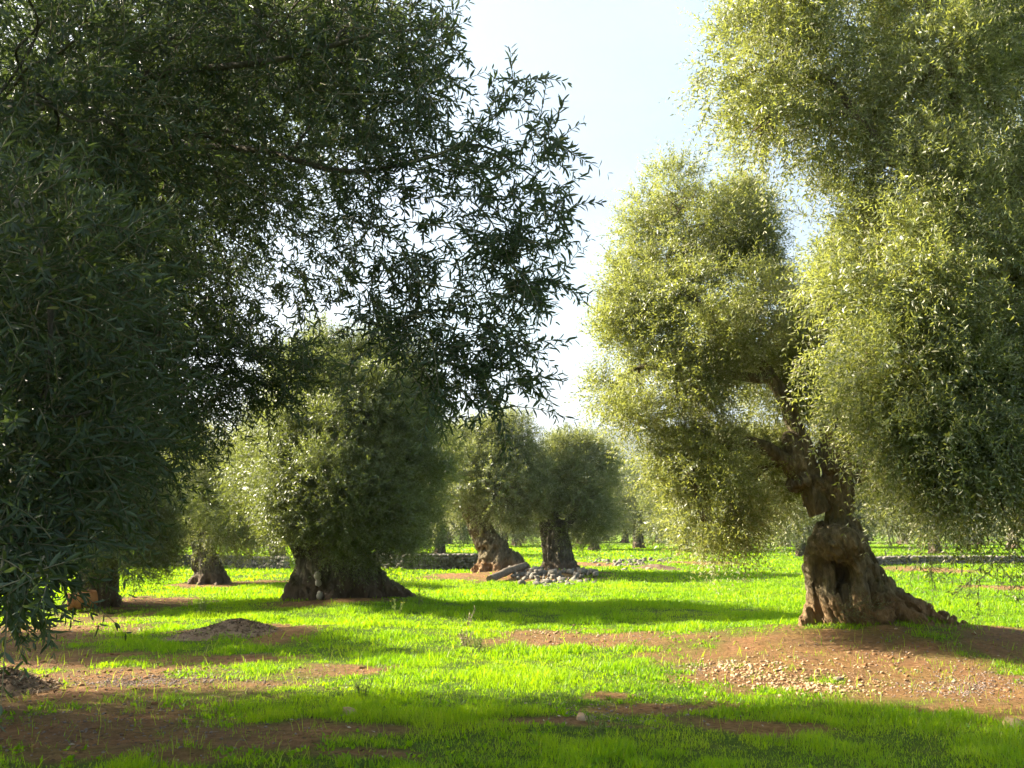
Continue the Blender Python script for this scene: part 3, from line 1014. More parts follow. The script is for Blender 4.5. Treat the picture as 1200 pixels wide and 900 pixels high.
def t2_extra(cr):
    rng = cr.rng
    for (px, py) in ((372, 408), (390, 400), (410, 404), (430, 408), (448, 408), (465, 420), (480, 430), (500, 470), (505, 500), (360, 410)):
        c = A2(px, py, 0.2)
        cr.lobe(c, (0.25, 0.3, 0.35), 26, L=0.45, m=8, leafL=0.08, grav=-0.3, ratio=0.2, clump=0.0, up=1.4)


T2 = tree('olive_tree', 'broad dark-crowned old olive with a wide split trunk left of centre', T2_BASE, t2_trunk, t2_limbs, t2_lobes,
          dict(L=0.5, m=9, leafL=0.085, grav=0.55, ratio=0.25, clump=0.42, cs=1.5, up=0.4), M['leaf_mid'], M['bark_dark'], 45, extra=t2_extra)
# pale sawn knots on the front of that trunk
for (px, py, rr) in ((372, 675, 0.085), (373, 683, 0.07), (375, 698, 0.085)):
    p = A2(px, py, -0.62 if py < 690 else -0.68)
    q = np.random.default_rng(px + py)
    u = np.linspace(0, np.pi, 9)
    vv = np.linspace(0, 2 * np.pi, 14, endpoint=False)
    P = np.stack([np.outer(np.sin(u), np.cos(vv)), np.outer(np.sin(u), np.sin(vv)) , np.outer(np.cos(u), np.ones(14))], -1)
    P = P * np.array([rr * 0.85, rr * 1.6, rr]) * (1 + 0.12 * q.normal(0, 1, P.shape[:2]))[..., None] + (p - np.array(T2.location))
    I = np.arange(9 * 14).reshape(9, 14)
    J = np.roll(I, -1, 1)
    if 'knot' not in M:
        kk = NT('pale_wood')
        M['knot'] = kk.done(kk.principled(kk.mix(kk.noise(25), (0.34, 0.29, 0.22), (0.55, 0.50, 0.42)), 0.8, 0.2))
    o = link('knot', mesh_np('knot', P.reshape(-1, 3), np.stack([I[:-1], I[1:], J[1:], J[:-1]], -1).reshape(-1, 4), None, M['knot'], None, True), T2)
    o['label'] = 'pale sawn knot on the dark trunk'

# ================================================================== T3, T4: the pair in the middle distance
T3_BASE = gnd(587, 674)
D3 = T3_BASE[1]
A3 = lambda px, py, d=0.0: at(px, py, D3 + d)


def t3_trunk(rng):
    chains = []
    for i in range(7):
        a0 = 2 * np.pi * i / 7
        ch = []
        for z, r, cx, rr in ((-0.2, 0.58, 0.10, 0.32), (0.4, 0.46, -0.08, 0.27), (0.95, 0.33, -0.38, 0.23), (1.5, 0.24, -0.75, 0.20), (2.1, 0.17, -1.05, 0.17), (2.6, 0.12, -1.25, 0.15)):
            a = a0 + 1.1 * z
            ch.append((cx + r * np.cos(a), r * np.sin(a), z, rr))
        chains.append(ch)
    for a, L in ((0.2, 1.1), (2.9, 1.0), (-0.8, 1.2), (-1.7, 1.0), (-2.4, 1.0), (1.5, 1.0)):
        chains.append([(0.55 * np.cos(a), 0.55 * np.sin(a), 0.45, 0.25), (L * np.cos(a), L * np.sin(a), -0.1, 0.16)])
    return sdf_mesh((-1.75, -1.35, -0.2), (1.4, 1.3, 2.85), 0.045, chains, [((0.35, -0.4, 0.4), (0.3, 0.25, 0.3))], [], k=0.09, lump=0.06, lump_s=2.5, ridge=0.085, twist=-1.1, nridge=9, seed=5, grain=0.03)


t3_lobes = px_lobes([(555, 530, 42, 32, 0), (595, 525, 38, 32, 0.3), (530, 555, 35, 40, -0.5), (570, 570, 45, 40, -1.2), (610, 560, 32, 42, 0), (515, 588, 24, 28, 0.2),
                     (606, 588, 30, 28, -0.6), (624, 590, 20, 32, 0.5), (565, 560, 60, 55, 1.5, 0.7), (575, 512, 24, 18, 0.3, 0.7), (540, 515, 18, 15, 0.2, 0.6), (605, 508, 16, 15, 0.4, 0.6)], D3, 350)
T3 = tree('olive_tree', 'twisted leaning olive beside the grey log and stone rubble', T3_BASE, t3_trunk,
          [([A3(557, 605), A3(545, 580), A3(540, 550)], 0.2, 0.06), ([A3(565, 612), A3(580, 575, -0.3), A3(590, 540)], 0.2, 0.06), ([A3(560, 600), A3(530, 590, 0.2), A3(520, 575)], 0.14, 0.05)],
          t3_lobes, dict(L=0.7, m=8, leafL=0.14, grav=0.5, ratio=0.24, clump=0.42, cs=1.0, up=0.4), M['leaf_pair_sunlit'], M['bark'], 52)
T4_BASE = gnd(656, 672)
D4 = T4_BASE[1]
A4 = lambda px, py, d=0.0: at(px, py, D4 + d)


def t4_trunk(rng):
    return generic_trunk(rng, 1.7, 0.62, 0.40, (-0.12, 0), 8, 6, 0.25, 0.045, 14, 0.05)


t4_lobes = px_lobes([(665, 540, 32, 26, 0), (695, 550, 26, 32, 0.3), (650, 570, 25, 36, 0), (680, 580, 36, 36, -0.8), (708, 590, 18, 34, 0.3), (655, 605, 24, 24, -0.4), (690, 612, 26, 24, -0.3), (680, 570, 45, 50, 1.3, 0.7),
                     (672, 522, 16, 12, 0.2, 0.6), (640, 590, 14, 25, 0.2, 0.7)], D4, 350)
T4 = tree('olive_tree', 'upright fluted olive right of the twisted one among rubble', T4_BASE, t4_trunk,
          [([A4(648, 625), A4(650, 600), A4(655, 560)], 0.26, 0.06), ([A4(656, 625), A4(675, 600, -0.3), A4(690, 570)], 0.22, 0.06)],
          t4_lobes, dict(L=0.7, m=8, leafL=0.14, grav=0.5, ratio=0.24, clump=0.42, cs=1.0, up=0.4), M['leaf_pair_sunlit'], M['bark_dark'], 58)

# ================================================================== T5, T6: olives behind the left foreground foliage
T5_BASE = gnd(112, 712)
D5 = T5_BASE[1]
A5 = lambda px, py, d=0.0: at(px, py, D5 + d)
t5_lobes = px_lobes([(150, 590, 50, 48, 0), (110, 610, 45, 50, -0.4), (175, 625, 35, 42, 0), (140, 640, 45, 35, -0.7), (95, 650, 25, 30, -0.3, 0.8), (60, 600, 50, 50, 0.3), (120, 560, 60, 45, 0.5), (195, 640, 20, 25, 0.1, 0.6),
                     (30, 560, 60, 60, 0.6), (130, 600, 80, 60, 1.4, 0.6), (70, 530, 70, 40, 0.8, 0.8)], D5, 800)
T5 = tree('olive_tree', 'shaded olive with an orange cut log leaning on its foot', T5_BASE, lambda rng: generic_trunk(rng, 1.5, 0.44, 0.26, (0.02, 0), 7, 6, 0.3, 0.032, 61, 0.035),
          [([A5(108, 640), A5(100, 610), A5(80, 570)], 0.17, 0.05), ([A5(118, 640), A5(130, 600), A5(150, 570)], 0.17, 0.05), ([A5(122, 645), A5(150, 625), A5(175, 610)], 0.11, 0.04)],
          t5_lobes, dict(L=0.5, m=9, leafL=0.085, grav=0.6, ratio=0.22, clump=0.37, cs=1.3), M['leaf_mid'], M['bark_dark'], 63)
T6_BASE = gnd(247, 684)
D6 = T6_BASE[1]
A6 = lambda px, py, d=0.0: at(px, py, D6 + d)
t6_lobes = px_lobes([(225, 555, 32, 36, 0), (260, 570, 38, 40, -0.3), (215, 600, 24, 36, 0.2), (250, 605, 36, 32, -0.6), (290, 600, 32, 36, 0), (300, 630, 26, 22, 0, 0.8), (265, 635, 26, 18, -0.3, 0.8), (205, 560, 22, 30, 0.4, 0.7),
                     (245, 580, 55, 50, 1.4, 0.7), (225, 525, 30, 22, 0.3), (298, 575, 30, 38, 0.2), (280, 540, 30, 28, 0.3), (312, 610, 20, 28, 0.3, 0.8)], D6, 520)


def t6_trunk(rng):
    return generic_trunk(rng, 1.5, 0.48, 0.22, (-0.28, 0), 6, 8, 0.5, 0.038, 71, 0.035)


T6 = tree('olive_tree', 'slender dark olive with spreading roots beyond the shaded olive', T6_BASE, t6_trunk,
          [([A6(232, 640), A6(228, 610), A6(225, 560)], 0.16, 0.05), ([A6(235, 640), A6(255, 610), A6(275, 580)], 0.14, 0.05)],
          t6_lobes, dict(L=0.6, m=8, leafL=0.12, grav=0.6, ratio=0.22, clump=0.36, cs=1.0), M['leaf_sun'], M['bark_dark'], 73)

# ================================================================== L: near olive on the left, its boughs hang across the picture
LB = np.array([-6.1, 9.2, 0.0])
AL = lambda px, py, d: at(px, py, d)
l_lobes = []


def L_add(px, py, d, rx, ry, rd, n):
    kk = d / F
    l_lobes.append((at(px, py, d), (rx * kk, rd, ry * kk), int(n * 1.5)))


for s in ((60, 120, 4.6, 140, 130, 0.9, 240), (30, 330, 3.6, 130, 130, 0.6, 260), (110, 300, 5.2, 120, 130, 0.9, 260), (40, 520, 3.6, 100, 110, 0.5, 230), (120, 430, 4.6, 80, 100, 0.6, 220),
          (-25, 640, 3.3, 55, 55, 0.3, 90), (200, 40, 5.4, 130, 80, 0.9, 200), (210, 160, 5.6, 100, 70, 0.8, 150), (330, 30, 5.0, 110, 70, 0.8, 170), (150, 520, 6.2, 60, 70, 0.7, 130), (210, 440, 6.8, 80, 70, 0.8, 170),
          (290, 430, 7.2, 80, 45, 0.7, 130), (225, 350, 6.4, 50, 60, 0.6, 55), (420, 30, 5.0, 80, 50, 0.7, 80), (20, 600, 5.2, 40, 45, 0.4, 50), (170, 470, 8.2, 90, 80, 0.9, 130), (100, 200, 7.5, 150, 170, 1.0, 260), (-60, 400, 5.0, 160, 300, 1.0, 420),
          (90, 70, 8.0, 210, 130, 0.9, 650), (290, 20, 7.2, 140, 80, 0.8, 260), (90, 300, 7.6, 140, 150, 0.9, 480), (390, 0, 6.2, 100, 50, 0.7, 130), (200, 110, 7.0, 110, 90, 0.8, 220), (60, 480, 6.4, 110, 120, 0.8, 300), (420, 110, 5.6, 70, 55, 0.5, 55)):
    L_add(*s)
l_limbs = [
    ([LB + [0.1, -0.1, 1.9], at(-60, 200, 6.3), at(90, 118, 5.6), at(200, 85, 5.2), at(330, 70, 4.8), at(440, 40, 4.6), at(540, 30, 4.4)], 0.035, 0.003),
    ([LB + [0.2, 0.0, 1.9], at(0, 250, 6.8), at(160, 180, 6.4), at(290, 175, 5.8), at(400, 200, 5.2), at(480, 190, 4.9), at(560, 170, 4.7), at(630, 210, 4.6)], 0.03, 0.003),
    ([LB + [0.1, 0.1, 1.8], at(-40, 340, 7.6), at(150, 330, 7.4), at(250, 380, 7.3), at(310, 420, 7.2)], 0.06, 0.01),
    ([LB + [0.0, -0.2, 1.8], at(-150, 250, 5.0), at(-60, 200, 4.0), at(30, 250, 3.6), at(60, 360, 3.5), at(50, 500, 3.4)], 0.035, 0.004),
    ([LB + [-0.2, 0.1, 1.9], LB + [-0.8, 0.5, 3.2], LB + [-1.5, 1.0, 4.8]], 0.18, 0.05),
    ([LB + [0.0, 0.2, 1.9], LB + [0.4, 1.2, 3.4], LB + [0.8, 2.2, 4.6]], 0.17, 0.05),
    ([LB + [0.0, -0.3, 1.9], LB + [0.3, -1.6, 3.6], LB + [0.5, -3.0, 4.6]], 0.16, 0.05)]
# boughs drawn against the sky: (photo polyline, depths, shoots, scatter)
BOUGHS = [
    ([(400, 30), (460, 40), (500, 52), (522, 45)], 4.6, 40, 0.10), ([(390, 110), (450, 110), (500, 105), (530, 100)], 4.6, 46, 0.10), ([(480, 190), (540, 175), (600, 130), (632, 95)], 4.5, 26, 0.05),
    ([(500, 200), (570, 180), (625, 165), (655, 165)], 4.6, 38, 0.08), ([(520, 230), (590, 230), (640, 235), (675, 245)], 4.6, 46, 0.09), ([(480, 260), (560, 270), (610, 280), (640, 285)], 4.8, 46, 0.10),
    ([(430, 180), (490, 190), (530, 200), (570, 215)], 4.9, 60, 0.15), ([(300, 160), (370, 170), (420, 180), (460, 190)], 5.2, 60, 0.14), ([(250, 200), (320, 230), (380, 250), (430, 260)], 5.4, 66, 0.16),
    ([(260, 270), (310, 305), (350, 330), (375, 350)], 5.8, 50, 0.12), ([(330, 260), (380, 300), (420, 330), (450, 360)], 5.4, 62, 0.15), ([(420, 250), (470, 290), (490, 330), (485, 380)], 5.0, 60, 0.14),
    ([(498, 290), (505, 330), (498, 370), (485, 400)], 4.9, 40, 0.09), ([(500, 330), (560, 340), (610, 345), (640, 350)], 4.7, 44, 0.09), ([(590, 340), (620, 335), (648, 330)], 4.6, 12, 0.03),
    ([(500, 370), (550, 385), (590, 390), (625, 395)], 4.7, 44, 0.09), ([(500, 390), (540, 420), (590, 430), (630, 440)], 4.8, 46, 0.09), ([(500, 400), (530, 440), (570, 465), (600, 470)], 4.8, 40, 0.08),
    ([(505, 420), (525, 455), (545, 475)], 4.8, 22, 0.06), ([(290, 400), (320, 410), (345, 425), (360, 430)], 6.6, 24, 0.10), ([(230, 420), (290, 440), (330, 445), (350, 435)], 7.0, 46, 0.15),
    ([(230, 270), (260, 300), (280, 340), (290, 380)], 6.0, 40, 0.14), ([(370, 60), (420, 80), (470, 90), (515, 80)], 4.9, 60, 0.15), ([(300, 90), (360, 120), (420, 140), (480, 140)], 5.1, 66, 0.16),
    ([(560, 230), (590, 260), (600, 300), (610, 310)], 4.7, 30, 0.08), ([(10, 560), (35, 600), (45, 640), (55, 665)], 3.4, 26, 0.05), ([(-20, 600), (-5, 650), (10, 680)], 3.2, 26, 0.05), ([(40, 490), (65, 530), (75, 575)], 3.9, 30, 0.09),
    ([(150, 470), (170, 510), (175, 545)], 5.6, 30, 0.11), ([(395, 385), (410, 400), (415, 430)], 5.2, 5, 0.02), ([(5, 640), (0, 675), (-10, 700)], 3.1, 20, 0.04)]


def l_extra(cr):
    rng = cr.rng
    for pts, d, n, rad in BOUGHS:
        W = [at(x - 14 * (x > 480), y, d + 0.12 * i * (-1) ** i) for i, (x, y) in enumerate(pts)]
        C = cr.line(W, int(n * 0.95), rad, 0.27, 9, 0.058, 0.35, True, 0.235, True, 0.85, 0.45)
        cr.tw.add(*tube(C, np.linspace(0.004, 0.0015, len(C)), 5))
    # the rest of the crown, around and above the picture
    for c, r, n in (((-6.5, 10.5, 5.0), (2.6, 2.0, 1.6), 3600), ((-9.4, 10.6, 4.6), (2.1, 1.9, 1.6), 2700), ((-4.4, 10.5, 5.2), (1.7, 1.8, 1.4), 2300), ((-2.9, 9.6, 5.7), (1.3, 1.6, 1.0), 1400), ((-6.7, 8.4, 3.0), (2.0, 1.6, 1.3), 1300), ((-9.0, 8.6, 2.8), (1.8, 1.6, 1.2), 1000), ((-4.7, 4.7, 3.6), (1.6, 1.6, 1.7), 1400),
                    ((-2.1, 8.2, 6.0), (1.1, 1.3, 0.7), 380), ((-5.2, 6.6, 5.0), (2.2, 2.0, 1.4), 1100), ((-3.4, 4.6, 4.9), (1.6, 1.6, 0.9), 600), ((-7.6, 7.2, 4.4), (2.2, 2.2, 1.6), 1000)):
        cr.lobe(np.array(c), r, n, L=0.45, m=9, leafL=0.09, grav=0.6, hexa=False, ratio=0.26, clump=0.34, cs=1.2)


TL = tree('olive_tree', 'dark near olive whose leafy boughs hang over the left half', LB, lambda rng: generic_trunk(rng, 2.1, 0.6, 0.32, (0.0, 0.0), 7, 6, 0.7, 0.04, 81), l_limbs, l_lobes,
          dict(L=0.28, m=9, leafL=0.062, grav=0.5, hexa=True, ratio=0.235, clump=0.34, cs=2.2, twig=True, pw=0.4), M['leaf_near_shaded'], M['bark_dark'], 84, extra=l_extra, sat=0)

# ================================================================== trees deeper in the grove
def far_tree(seed, name, label, loc, H=4.6, W=2.6):
    rng = np.random.default_rng(seed)
    loc = np.array(loc, float)
    lobes = []
    for i in range(9):
        a = 2 * np.pi * i / 9 + rng.uniform(-0.3, 0.3)
        rr = rng.uniform(0.3, 0.62) * W
        z = H * rng.uniform(0.22, 0.70)
        s = W * rng.uniform(0.36, 0.5)
        lobes.append((loc + [rr * np.cos(a), rr * np.sin(a), z], (s, s, s * 0.85), 95))
    for i in range(3):
        s = W * rng.uniform(0.34, 0.46)
        lobes.append((loc + [rng.uniform(-0.3, 0.3) * W, rng.uniform(-0.3, 0.3) * W, H * rng.uniform(0.72, 0.86)], (s, s, s * 0.8), 85))
    tl = (rng.uniform(-0.15, 0.15), rng.uniform(-0.15, 0.15))
    return tree(name, label, loc, lambda g: generic_trunk(g, H * 0.32, 0.30, 0.18, tl, 5, 5, 0.5, 0.05, seed, 0.03),
                [([loc + [tl[0] * H * 0.3, tl[1] * H * 0.3, H * 0.28], loc + [0.3 * np.cos(a), 0.3 * np.sin(a), H * 0.4], loc + [W * 0.4 * np.cos(a), W * 0.4 * np.sin(a), H * 0.6]], 0.13, 0.04) for a in (0.3, 2.4, 4.5)],
                lobes, dict(L=0.8, m=8, leafL=0.19, grav=0.5, ratio=0.22, clump=0.35, cs=0.8), M['leaf_far'], M['bark_dark'], seed, 'olive trees deeper in the grove')


FAR = [  # px of the trunk, depth, scale, turn, which, label
    (747, 88, 1.15, 0.4, 0, 'small far olive with a thin trunk on the bright field behind the gap'),
    (695, 82, 0.9, 2.0, 1, 'far olive half hidden behind the upright fluted olive'),
    (480, 62, 0.85, 1.1, 0, 'pale far olive beyond the stone wall, just right of the broad olive'),
    (517, 66, 0.85, 3.1, 1, 'pale far olive beyond the stone wall, left of the twisted olive'),
    (450, 70, 0.9, 5.0, 0, 'far olive beyond the stone wall, partly behind the broad olive'),
    (800, 75, 0.9, 4.1, 1, 'far olive behind the drooping left crown of the hollow olive'),
    (870, 80, 1.0, 0.9, 0, 'far olive behind the bough gap of the hollow olive'),
    (935, 64, 0.85, 2.7, 1, 'far olive just left of the hollow trunk'),
    (1000, 90, 1.1, 1.7, 0, 'far olive behind the hollow trunk'),
    (1090, 70, 1.0, 3.6, 1, 'far olive seen under the right crown, by the pale stones'),
    (1180, 85, 1.1, 5.4, 0, 'far olive under the right crown at the edge of the picture'),
    (590, 95, 1.0, 0.1, 1, 'far olive behind the twisted leaning olive'),
    (330, 52, 0.95, 2.2, 0, 'far olive between the slender and the broad olive'),
    (190, 48, 1.1, 4.6, 1, 'far olive above the shaded olive, seen through the gap'),
    (60, 50, 1.1, 1.4, 0, 'far olive behind the shaded olive at the left edge'),
    (770, 130, 1.2, 3.3, 1, 'very distant olive at the back of the bright field, right of the gap'),
    (650, 135, 1.2, 0.7, 0, 'very distant olive at the back of the field behind the pair')]
FARX = random.Random(5)
WHERE = ['left of the hollow olive', 'under the drooping bough of the hollow olive', 'behind the broad olive', 'behind the pair of olives', 'under the right crown', 'at the left edge']
for row, (Y, x0, x1, step) in enumerate(((105, 20, 1240, 74), (128, 0, 1240, 66), (155, -10, 1230, 60))):
    px = x0
    while px < x1:
        pp = px + FARX.uniform(-18, 18)
        if not (700 < pp < 745 and Y < 120):
            FAR.append((pp, Y + FARX.uniform(-10, 12), FARX.uniform(0.95, 1.3), FARX.uniform(0, 6.28), FARX.randrange(2), 'distant olive of the hazy rows closing off the back of the field'))
        px += step
protos = []
for i, (px, Y, s, rz, w, lab) in enumerate(FAR):
    x = (px - 600) / F * Y
    z = float(terrain(np.array([x]), np.array([float(Y)]))[0])
    if len(protos) < 2 and w == len(protos):
        o = far_tree(200 + i, 'olive_tree', lab, (x, Y, 0))
        protos.append(o)
    else:
        o = copy_tree(protos[w])
    o.location = (x, Y, z)
    s *= 1.4
    o.scale = (s * 1.1, s * 1.1, s)
    o.rotation_euler = (0, 0, rz)
    o['label'] = lab
    if 'hazy rows' in lab:
        o['group'] = 'distant rows of olives closing off the field'
# one more olive of the grove outside the picture on the left, whose shadow crosses the grass
OB = np.array([-11.3, 16.2, 0.0])
o_lobes = [(OB + np.array(c), r, n) for c, r, n in (((0.0, 0.0, 4.0), (2.2, 1.7, 1.5), 1300), ((2.0, 0.0, 3.6), (1.6, 1.3, 1.3), 800), ((-2.0, 0.2, 3.6), (1.7, 1.4, 1.3), 800), ((0.6, -0.3, 2.6), (1.8, 1.2, 1.0), 600), ((2.6, -0.5, 2.8), (1.0, 0.9, 0.9), 300))]
tree('olive_tree', 'olive beyond the left edge whose shadow falls across the grass', OB, lambda g: generic_trunk(g, 1.7, 0.5, 0.28, (0, 0), 6, 6, 0.4, 0.05, 95),
     [([OB + [0, 0, 1.5], OB + [0.8, 0, 2.6], OB + [1.8, 0, 3.6]], 0.18, 0.05), ([OB + [0, 0, 1.5], OB + [-0.8, 0.2, 2.6], OB + [-1.8, 0.2, 3.6]], 0.18, 0.05)],
     o_lobes, dict(L=0.5, m=9, leafL=0.10, grav=0.6, ratio=0.28, clump=0.3, cs=1.2), M['leaf_mid'], M['bark_dark'], 97)

# ================================================================== stones
def stone_mat(name, a, b, c):
    k = NT(name)
    tc = k.n('ShaderNodeTexCoord')
    n1 = k.noise(4, 5, 0.65, tc.outputs['Object'])
    n2 = k.noise(22, 5, 0.7, tc.outputs['Object'])
    cc = k.ramp(n1, [(0.3, a), (0.5, b), (0.7, c)])
    cc = k.mix(k.ramp(n2, [(0.5, 0.0), (0.68, 0.6)]), cc, tuple(x * 0.5 for x in b))
    return k.done(k.principled(cc, 0.92, 0.15, k.bump(n2, 0.6, 0.02)))


M['stone'] = stone_mat('limestone', (0.10, 0.088, 0.068), (0.18, 0.16, 0.125), (0.30, 0.27, 0.215))
M['chips'] = stone_mat('limestone_chips', (0.30, 0.18, 0.09), (0.43, 0.29, 0.165), (0.54, 0.41, 0.27))
M['gravel'] = stone_mat('grey_gravel', (0.14, 0.095, 0.07), (0.22, 0.17, 0.14), (0.32, 0.27, 0.235))
_u = np.linspace(0, np.pi, 6)[1:-1]
_v = np.linspace(0, 2 * np.pi, 8, endpoint=False)
ST_V = np.vstack([np.stack([np.outer(np.sin(_u), np.cos(_v)), np.outer(np.sin(_u), np.sin(_v)), np.outer(np.cos(_u), np.ones(8))], -1).reshape(-1, 3), [[0, 0, 1]], [[0, 0, -1]]])
_I = np.arange(32).reshape(4, 8)
_J = np.roll(_I, -1, 1)
ST_Q = np.stack([_I[:-1], _I[1:], _J[1:], _J[:-1]], -1).reshape(-1, 4)
ST_T = np.vstack([np.stack([np.full(8, 32), _I[0], _J[0]], 1), np.stack([np.full(8, 33), _J[-1], _I[-1]], 1)])


def stones(acc, rng, P, S, box=0.6, rough=0.13):
    """angular stones at points P with half-sizes S (n,3)"""
    for p, s in zip(P, S):
        v = ST_V.copy()
        v = np.sign(v) * np.abs(v) ** box
        v = v * (1 + rough * rng.normal(0, 1, (len(v), 1)))
        a = rng.uniform(0, 6.28)
        ca, sa = np.cos(a), np.sin(a)
        v = v * s
        tl = rng.normal(0, 0.18)
        v = np.stack([v[:, 0] * ca - v[:, 1] * sa, v[:, 0] * sa + v[:, 1] * ca, v[:, 2] + tl * v[:, 0]], 1)
        acc.add(v + p, ST_Q, ST_T)


def stone_wall(label, pts, Hh, seed, size=0.2, name='dry_stone_wall'):
    rng = np.random.default_rng(seed)
    C = catmull(pts, 5)
    seg = np.concatenate([[0], np.cumsum(np.linalg.norm(np.diff(C[:, :2], axis=0), axis=1))])
    acc = Acc()
    Ls = seg[-1]
    rows = max(2, int(Hh / (size * 0.62)))
    for r_ in range(rows):
        for side in (-1, 1):
            s = rng.uniform(0, size)
            while s < Ls:
                w = size * rng.uniform(0.6, 1.5)
                x, y = np.interp(s, seg, C[:, 0]), np.interp(s, seg, C[:, 1])
                top = Hh * (0.75 + 0.4 * vnoise(np.array([s * 0.5]), np.array([seed * 1.0]), np.array([0.0]), 3)[0])
                z = terrain(np.array([x]), np.array([y]))[0] + (r_ + 0.5) * size * 0.62
                if (r_ + 0.4) * size * 0.62 < top:
                    stones(acc, rng, [np.array([x + rng.normal(0, 0.03), y + side * 0.16 + rng.normal(0, 0.04), z])], [np.array([w * 0.56, size * 0.6, size * 0.36])], 0.55, 0.10)
                s += w
    c = np.array([C[:, 0].mean(), C[:, 1].mean(), 0.0])
    return tag(link(name, acc.mesh(name, M['stone'], False, None, c), None, c), label, 'wall', 'dry stone walls of the grove')


W = lambda px, py: gnd(px, py)
stone_wall('long low dry stone wall between the broad olive and the twisted olive', [W(430, 667), W(490, 668), W(560, 666)], 0.72, 5)
stone_wall('low dry stone wall behind the slender rooted olive', [W(150, 664), W(230, 664), W(335, 667)], 0.55, 6)
stone_wall('low pale stone wall behind the hollow trunk under the right crown', [W(1015, 664), W(1050, 663), W(1110, 661), W(1210, 660)], 0.40, 7)

# rubble around the feet of the pair
rng = np.random.default_rng(91)
for lab, x0, x1, yc, n, sp in (('grey stone rubble heaped at the feet of the pair of olives', 600, 700, 676, 230, 0.55), ('grey stones half sunk in the grass right of the upright fluted olive', 690, 785, 657, 130, 0.5)):
    acc = Acc()
    px = rng.uniform(x0, x1, n)
    py = yc + 5.5 * rng.normal(0, sp, n) + 4 * np.sin((px - x0) / (x1 - x0) * np.pi)
    P = np.array([gnd(a, b) for a, b in zip(px, py)])
    P[:, 2] = terrain(P[:, 0], P[:, 1]) + 0.20 * np.exp(-((P[:, 1] - P[:, 1].mean()) / 0.9) ** 2) * rng.uniform(0, 1, n)
    stones(acc, rng, P, rng.uniform(0, 1, (n, 1)) ** 2 * 0.12 * np.array([1, 0.9, 0.6]) + 0.03, 0.6, 0.2)
    tag(link('rubble', acc.mesh('rubble', M['stone'], False)), lab, 'rubble', kind='stuff')
# separate larger stones on the field
for i, (px, py, s, lab) in enumerate(((760, 668, 0.16, 'small grey stone on the bright grass right of the rubble'), (796, 652, 0.25, 'grey boulder in the far grass left of the hollow olive'),
                                      (1187, 848, 0.10, 'pale stone on the soil at the right edge'), (409, 843, 0.07, 'small pale stone in the foreground grass'),
                                      (682, 844, 0.06, 'tiny white stone in the grass at the edge of the shade'), (983, 794, 0.055, 'brown clod on the soil right of the pale chips'))):
    p = gnd(px, py)
    p[2] = terrain(p[:1], p[1:2])[0] + s * 0.25
    a = Acc()
    stones(a, rng, [np.zeros(3)], [np.array([s, s * 0.8, s * 0.55])], 0.7, 0.09)
    m = a.mesh('stone', M['gravel'] if 'brown' in lab else M['chips'], False)
    tag(link('stone', m, None, p), lab, 'stone', 'loose stones on the ground')

# limestone chips and grey gravel scattered on the bare soil
for name, mat, lab, spec, smin_, smax_ in (
        ('stone_chips', 'chips', 'pale limestone chips scattered on the front of the soil mound', [(905, 792, 85, 15, 430), (960, 804, 75, 12, 260), (860, 784, 50, 7, 220), (1020, 790, 120, 22, 200), (640, 745, 90, 6, 130)], 0.007, 0.026),
        ('gravel', 'gravel', 'grey brown gravel and litter strewn over the bare soil', [(170, 800, 110, 9, 1300), (1130, 800, 80, 14, 900), (810, 785, 50, 8, 260), (300, 795, 170, 14, 500), (150, 850, 200, 40, 700), (720, 835, 120, 18, 300), (1050, 770, 160, 26, 500), (720, 752, 130, 9, 300)], 0.004, 0.015)):
    acc = Acc()
    for px, py, rx, ry, n in spec:
        q = np.stack([px + rx * rng.normal(0, 0.5, n), py + ry * rng.normal(0, 0.5, n)], 1)
        P = np.array([gnd(a, b) for a, b in q])
        P[:, 2] = terrain(P[:, 0], P[:, 1])
        S = (smin_ + (smax_ - smin_) * rng.uniform(0, 1, (n, 1)) ** 2.5) * np.array([1.1, 0.8, 0.5])
        P[:, 2] += S[:, 2] * 0.6
        stones(acc, rng, P, S, 0.7, 0.16)
    tag(link(name, acc.mesh(name, M[mat], False)), lab, 'stones', kind='stuff')

# dry olive leaves and crumbs of soil lying on the bare ground
rng = np.random.default_rng(123)
n = 30000
y = rng.uniform(5.8, 24, n)
x = rng.uniform(-1, 1, n) * (0.54 * y + 1.2)
s_ = soil_mask(x, y)
kp = rng.uniform(0, 1, n) < s_ ** 2 * (0.15 + 0.9 * fbm(x * 1.3, y * 1.3, x * 0, 61, 3)) * np.clip(12 / y, 0, 1)
x, y = x[kp], y[kp]
P = np.stack([x, y, terrain(x, y) + 0.008], 1)
a = rng.uniform(0, 6.28, len(x))
dr = unit(np.stack([np.cos(a), np.sin(a), rng.normal(0, 0.22, len(x))], 1))
nr = unit(np.array([0, 0, 1.0]) + rng.normal(0, 0.3, (len(x), 3)))
nr = unit(nr - dr * np.sum(nr * dr, 1, keepdims=True))
k = NT('dry_litter')
M['litter'] = k.done(k.principled(k.ramp(k.attr('rnd'), [(0.0, (0.05, 0.03, 0.018)), (0.5, (0.16, 0.10, 0.055)), (0.85, (0.33, 0.25, 0.15)), (1.0, (0.45, 0.40, 0.30))]), 0.85, 0.2))
v, q, per = leaf_mesh(P, dr, nr, rng.uniform(0.02, 0.065, len(x)), 0.3)
tag(link('fallen_leaves', mesh_np('fallen_leaves', v, q, None, M['litter'], {'rnd': np.repeat(rng.uniform(0, 1, len(x)), 4)})), 'dry fallen olive leaves littering the bare soil', 'leaves', kind='stuff')
n = 5200
y = rng.uniform(6.0, 20, n)
x = rng.uniform(-1, 1, n) * (0.54 * y + 0.8)
s_ = soil_mask(x, y)
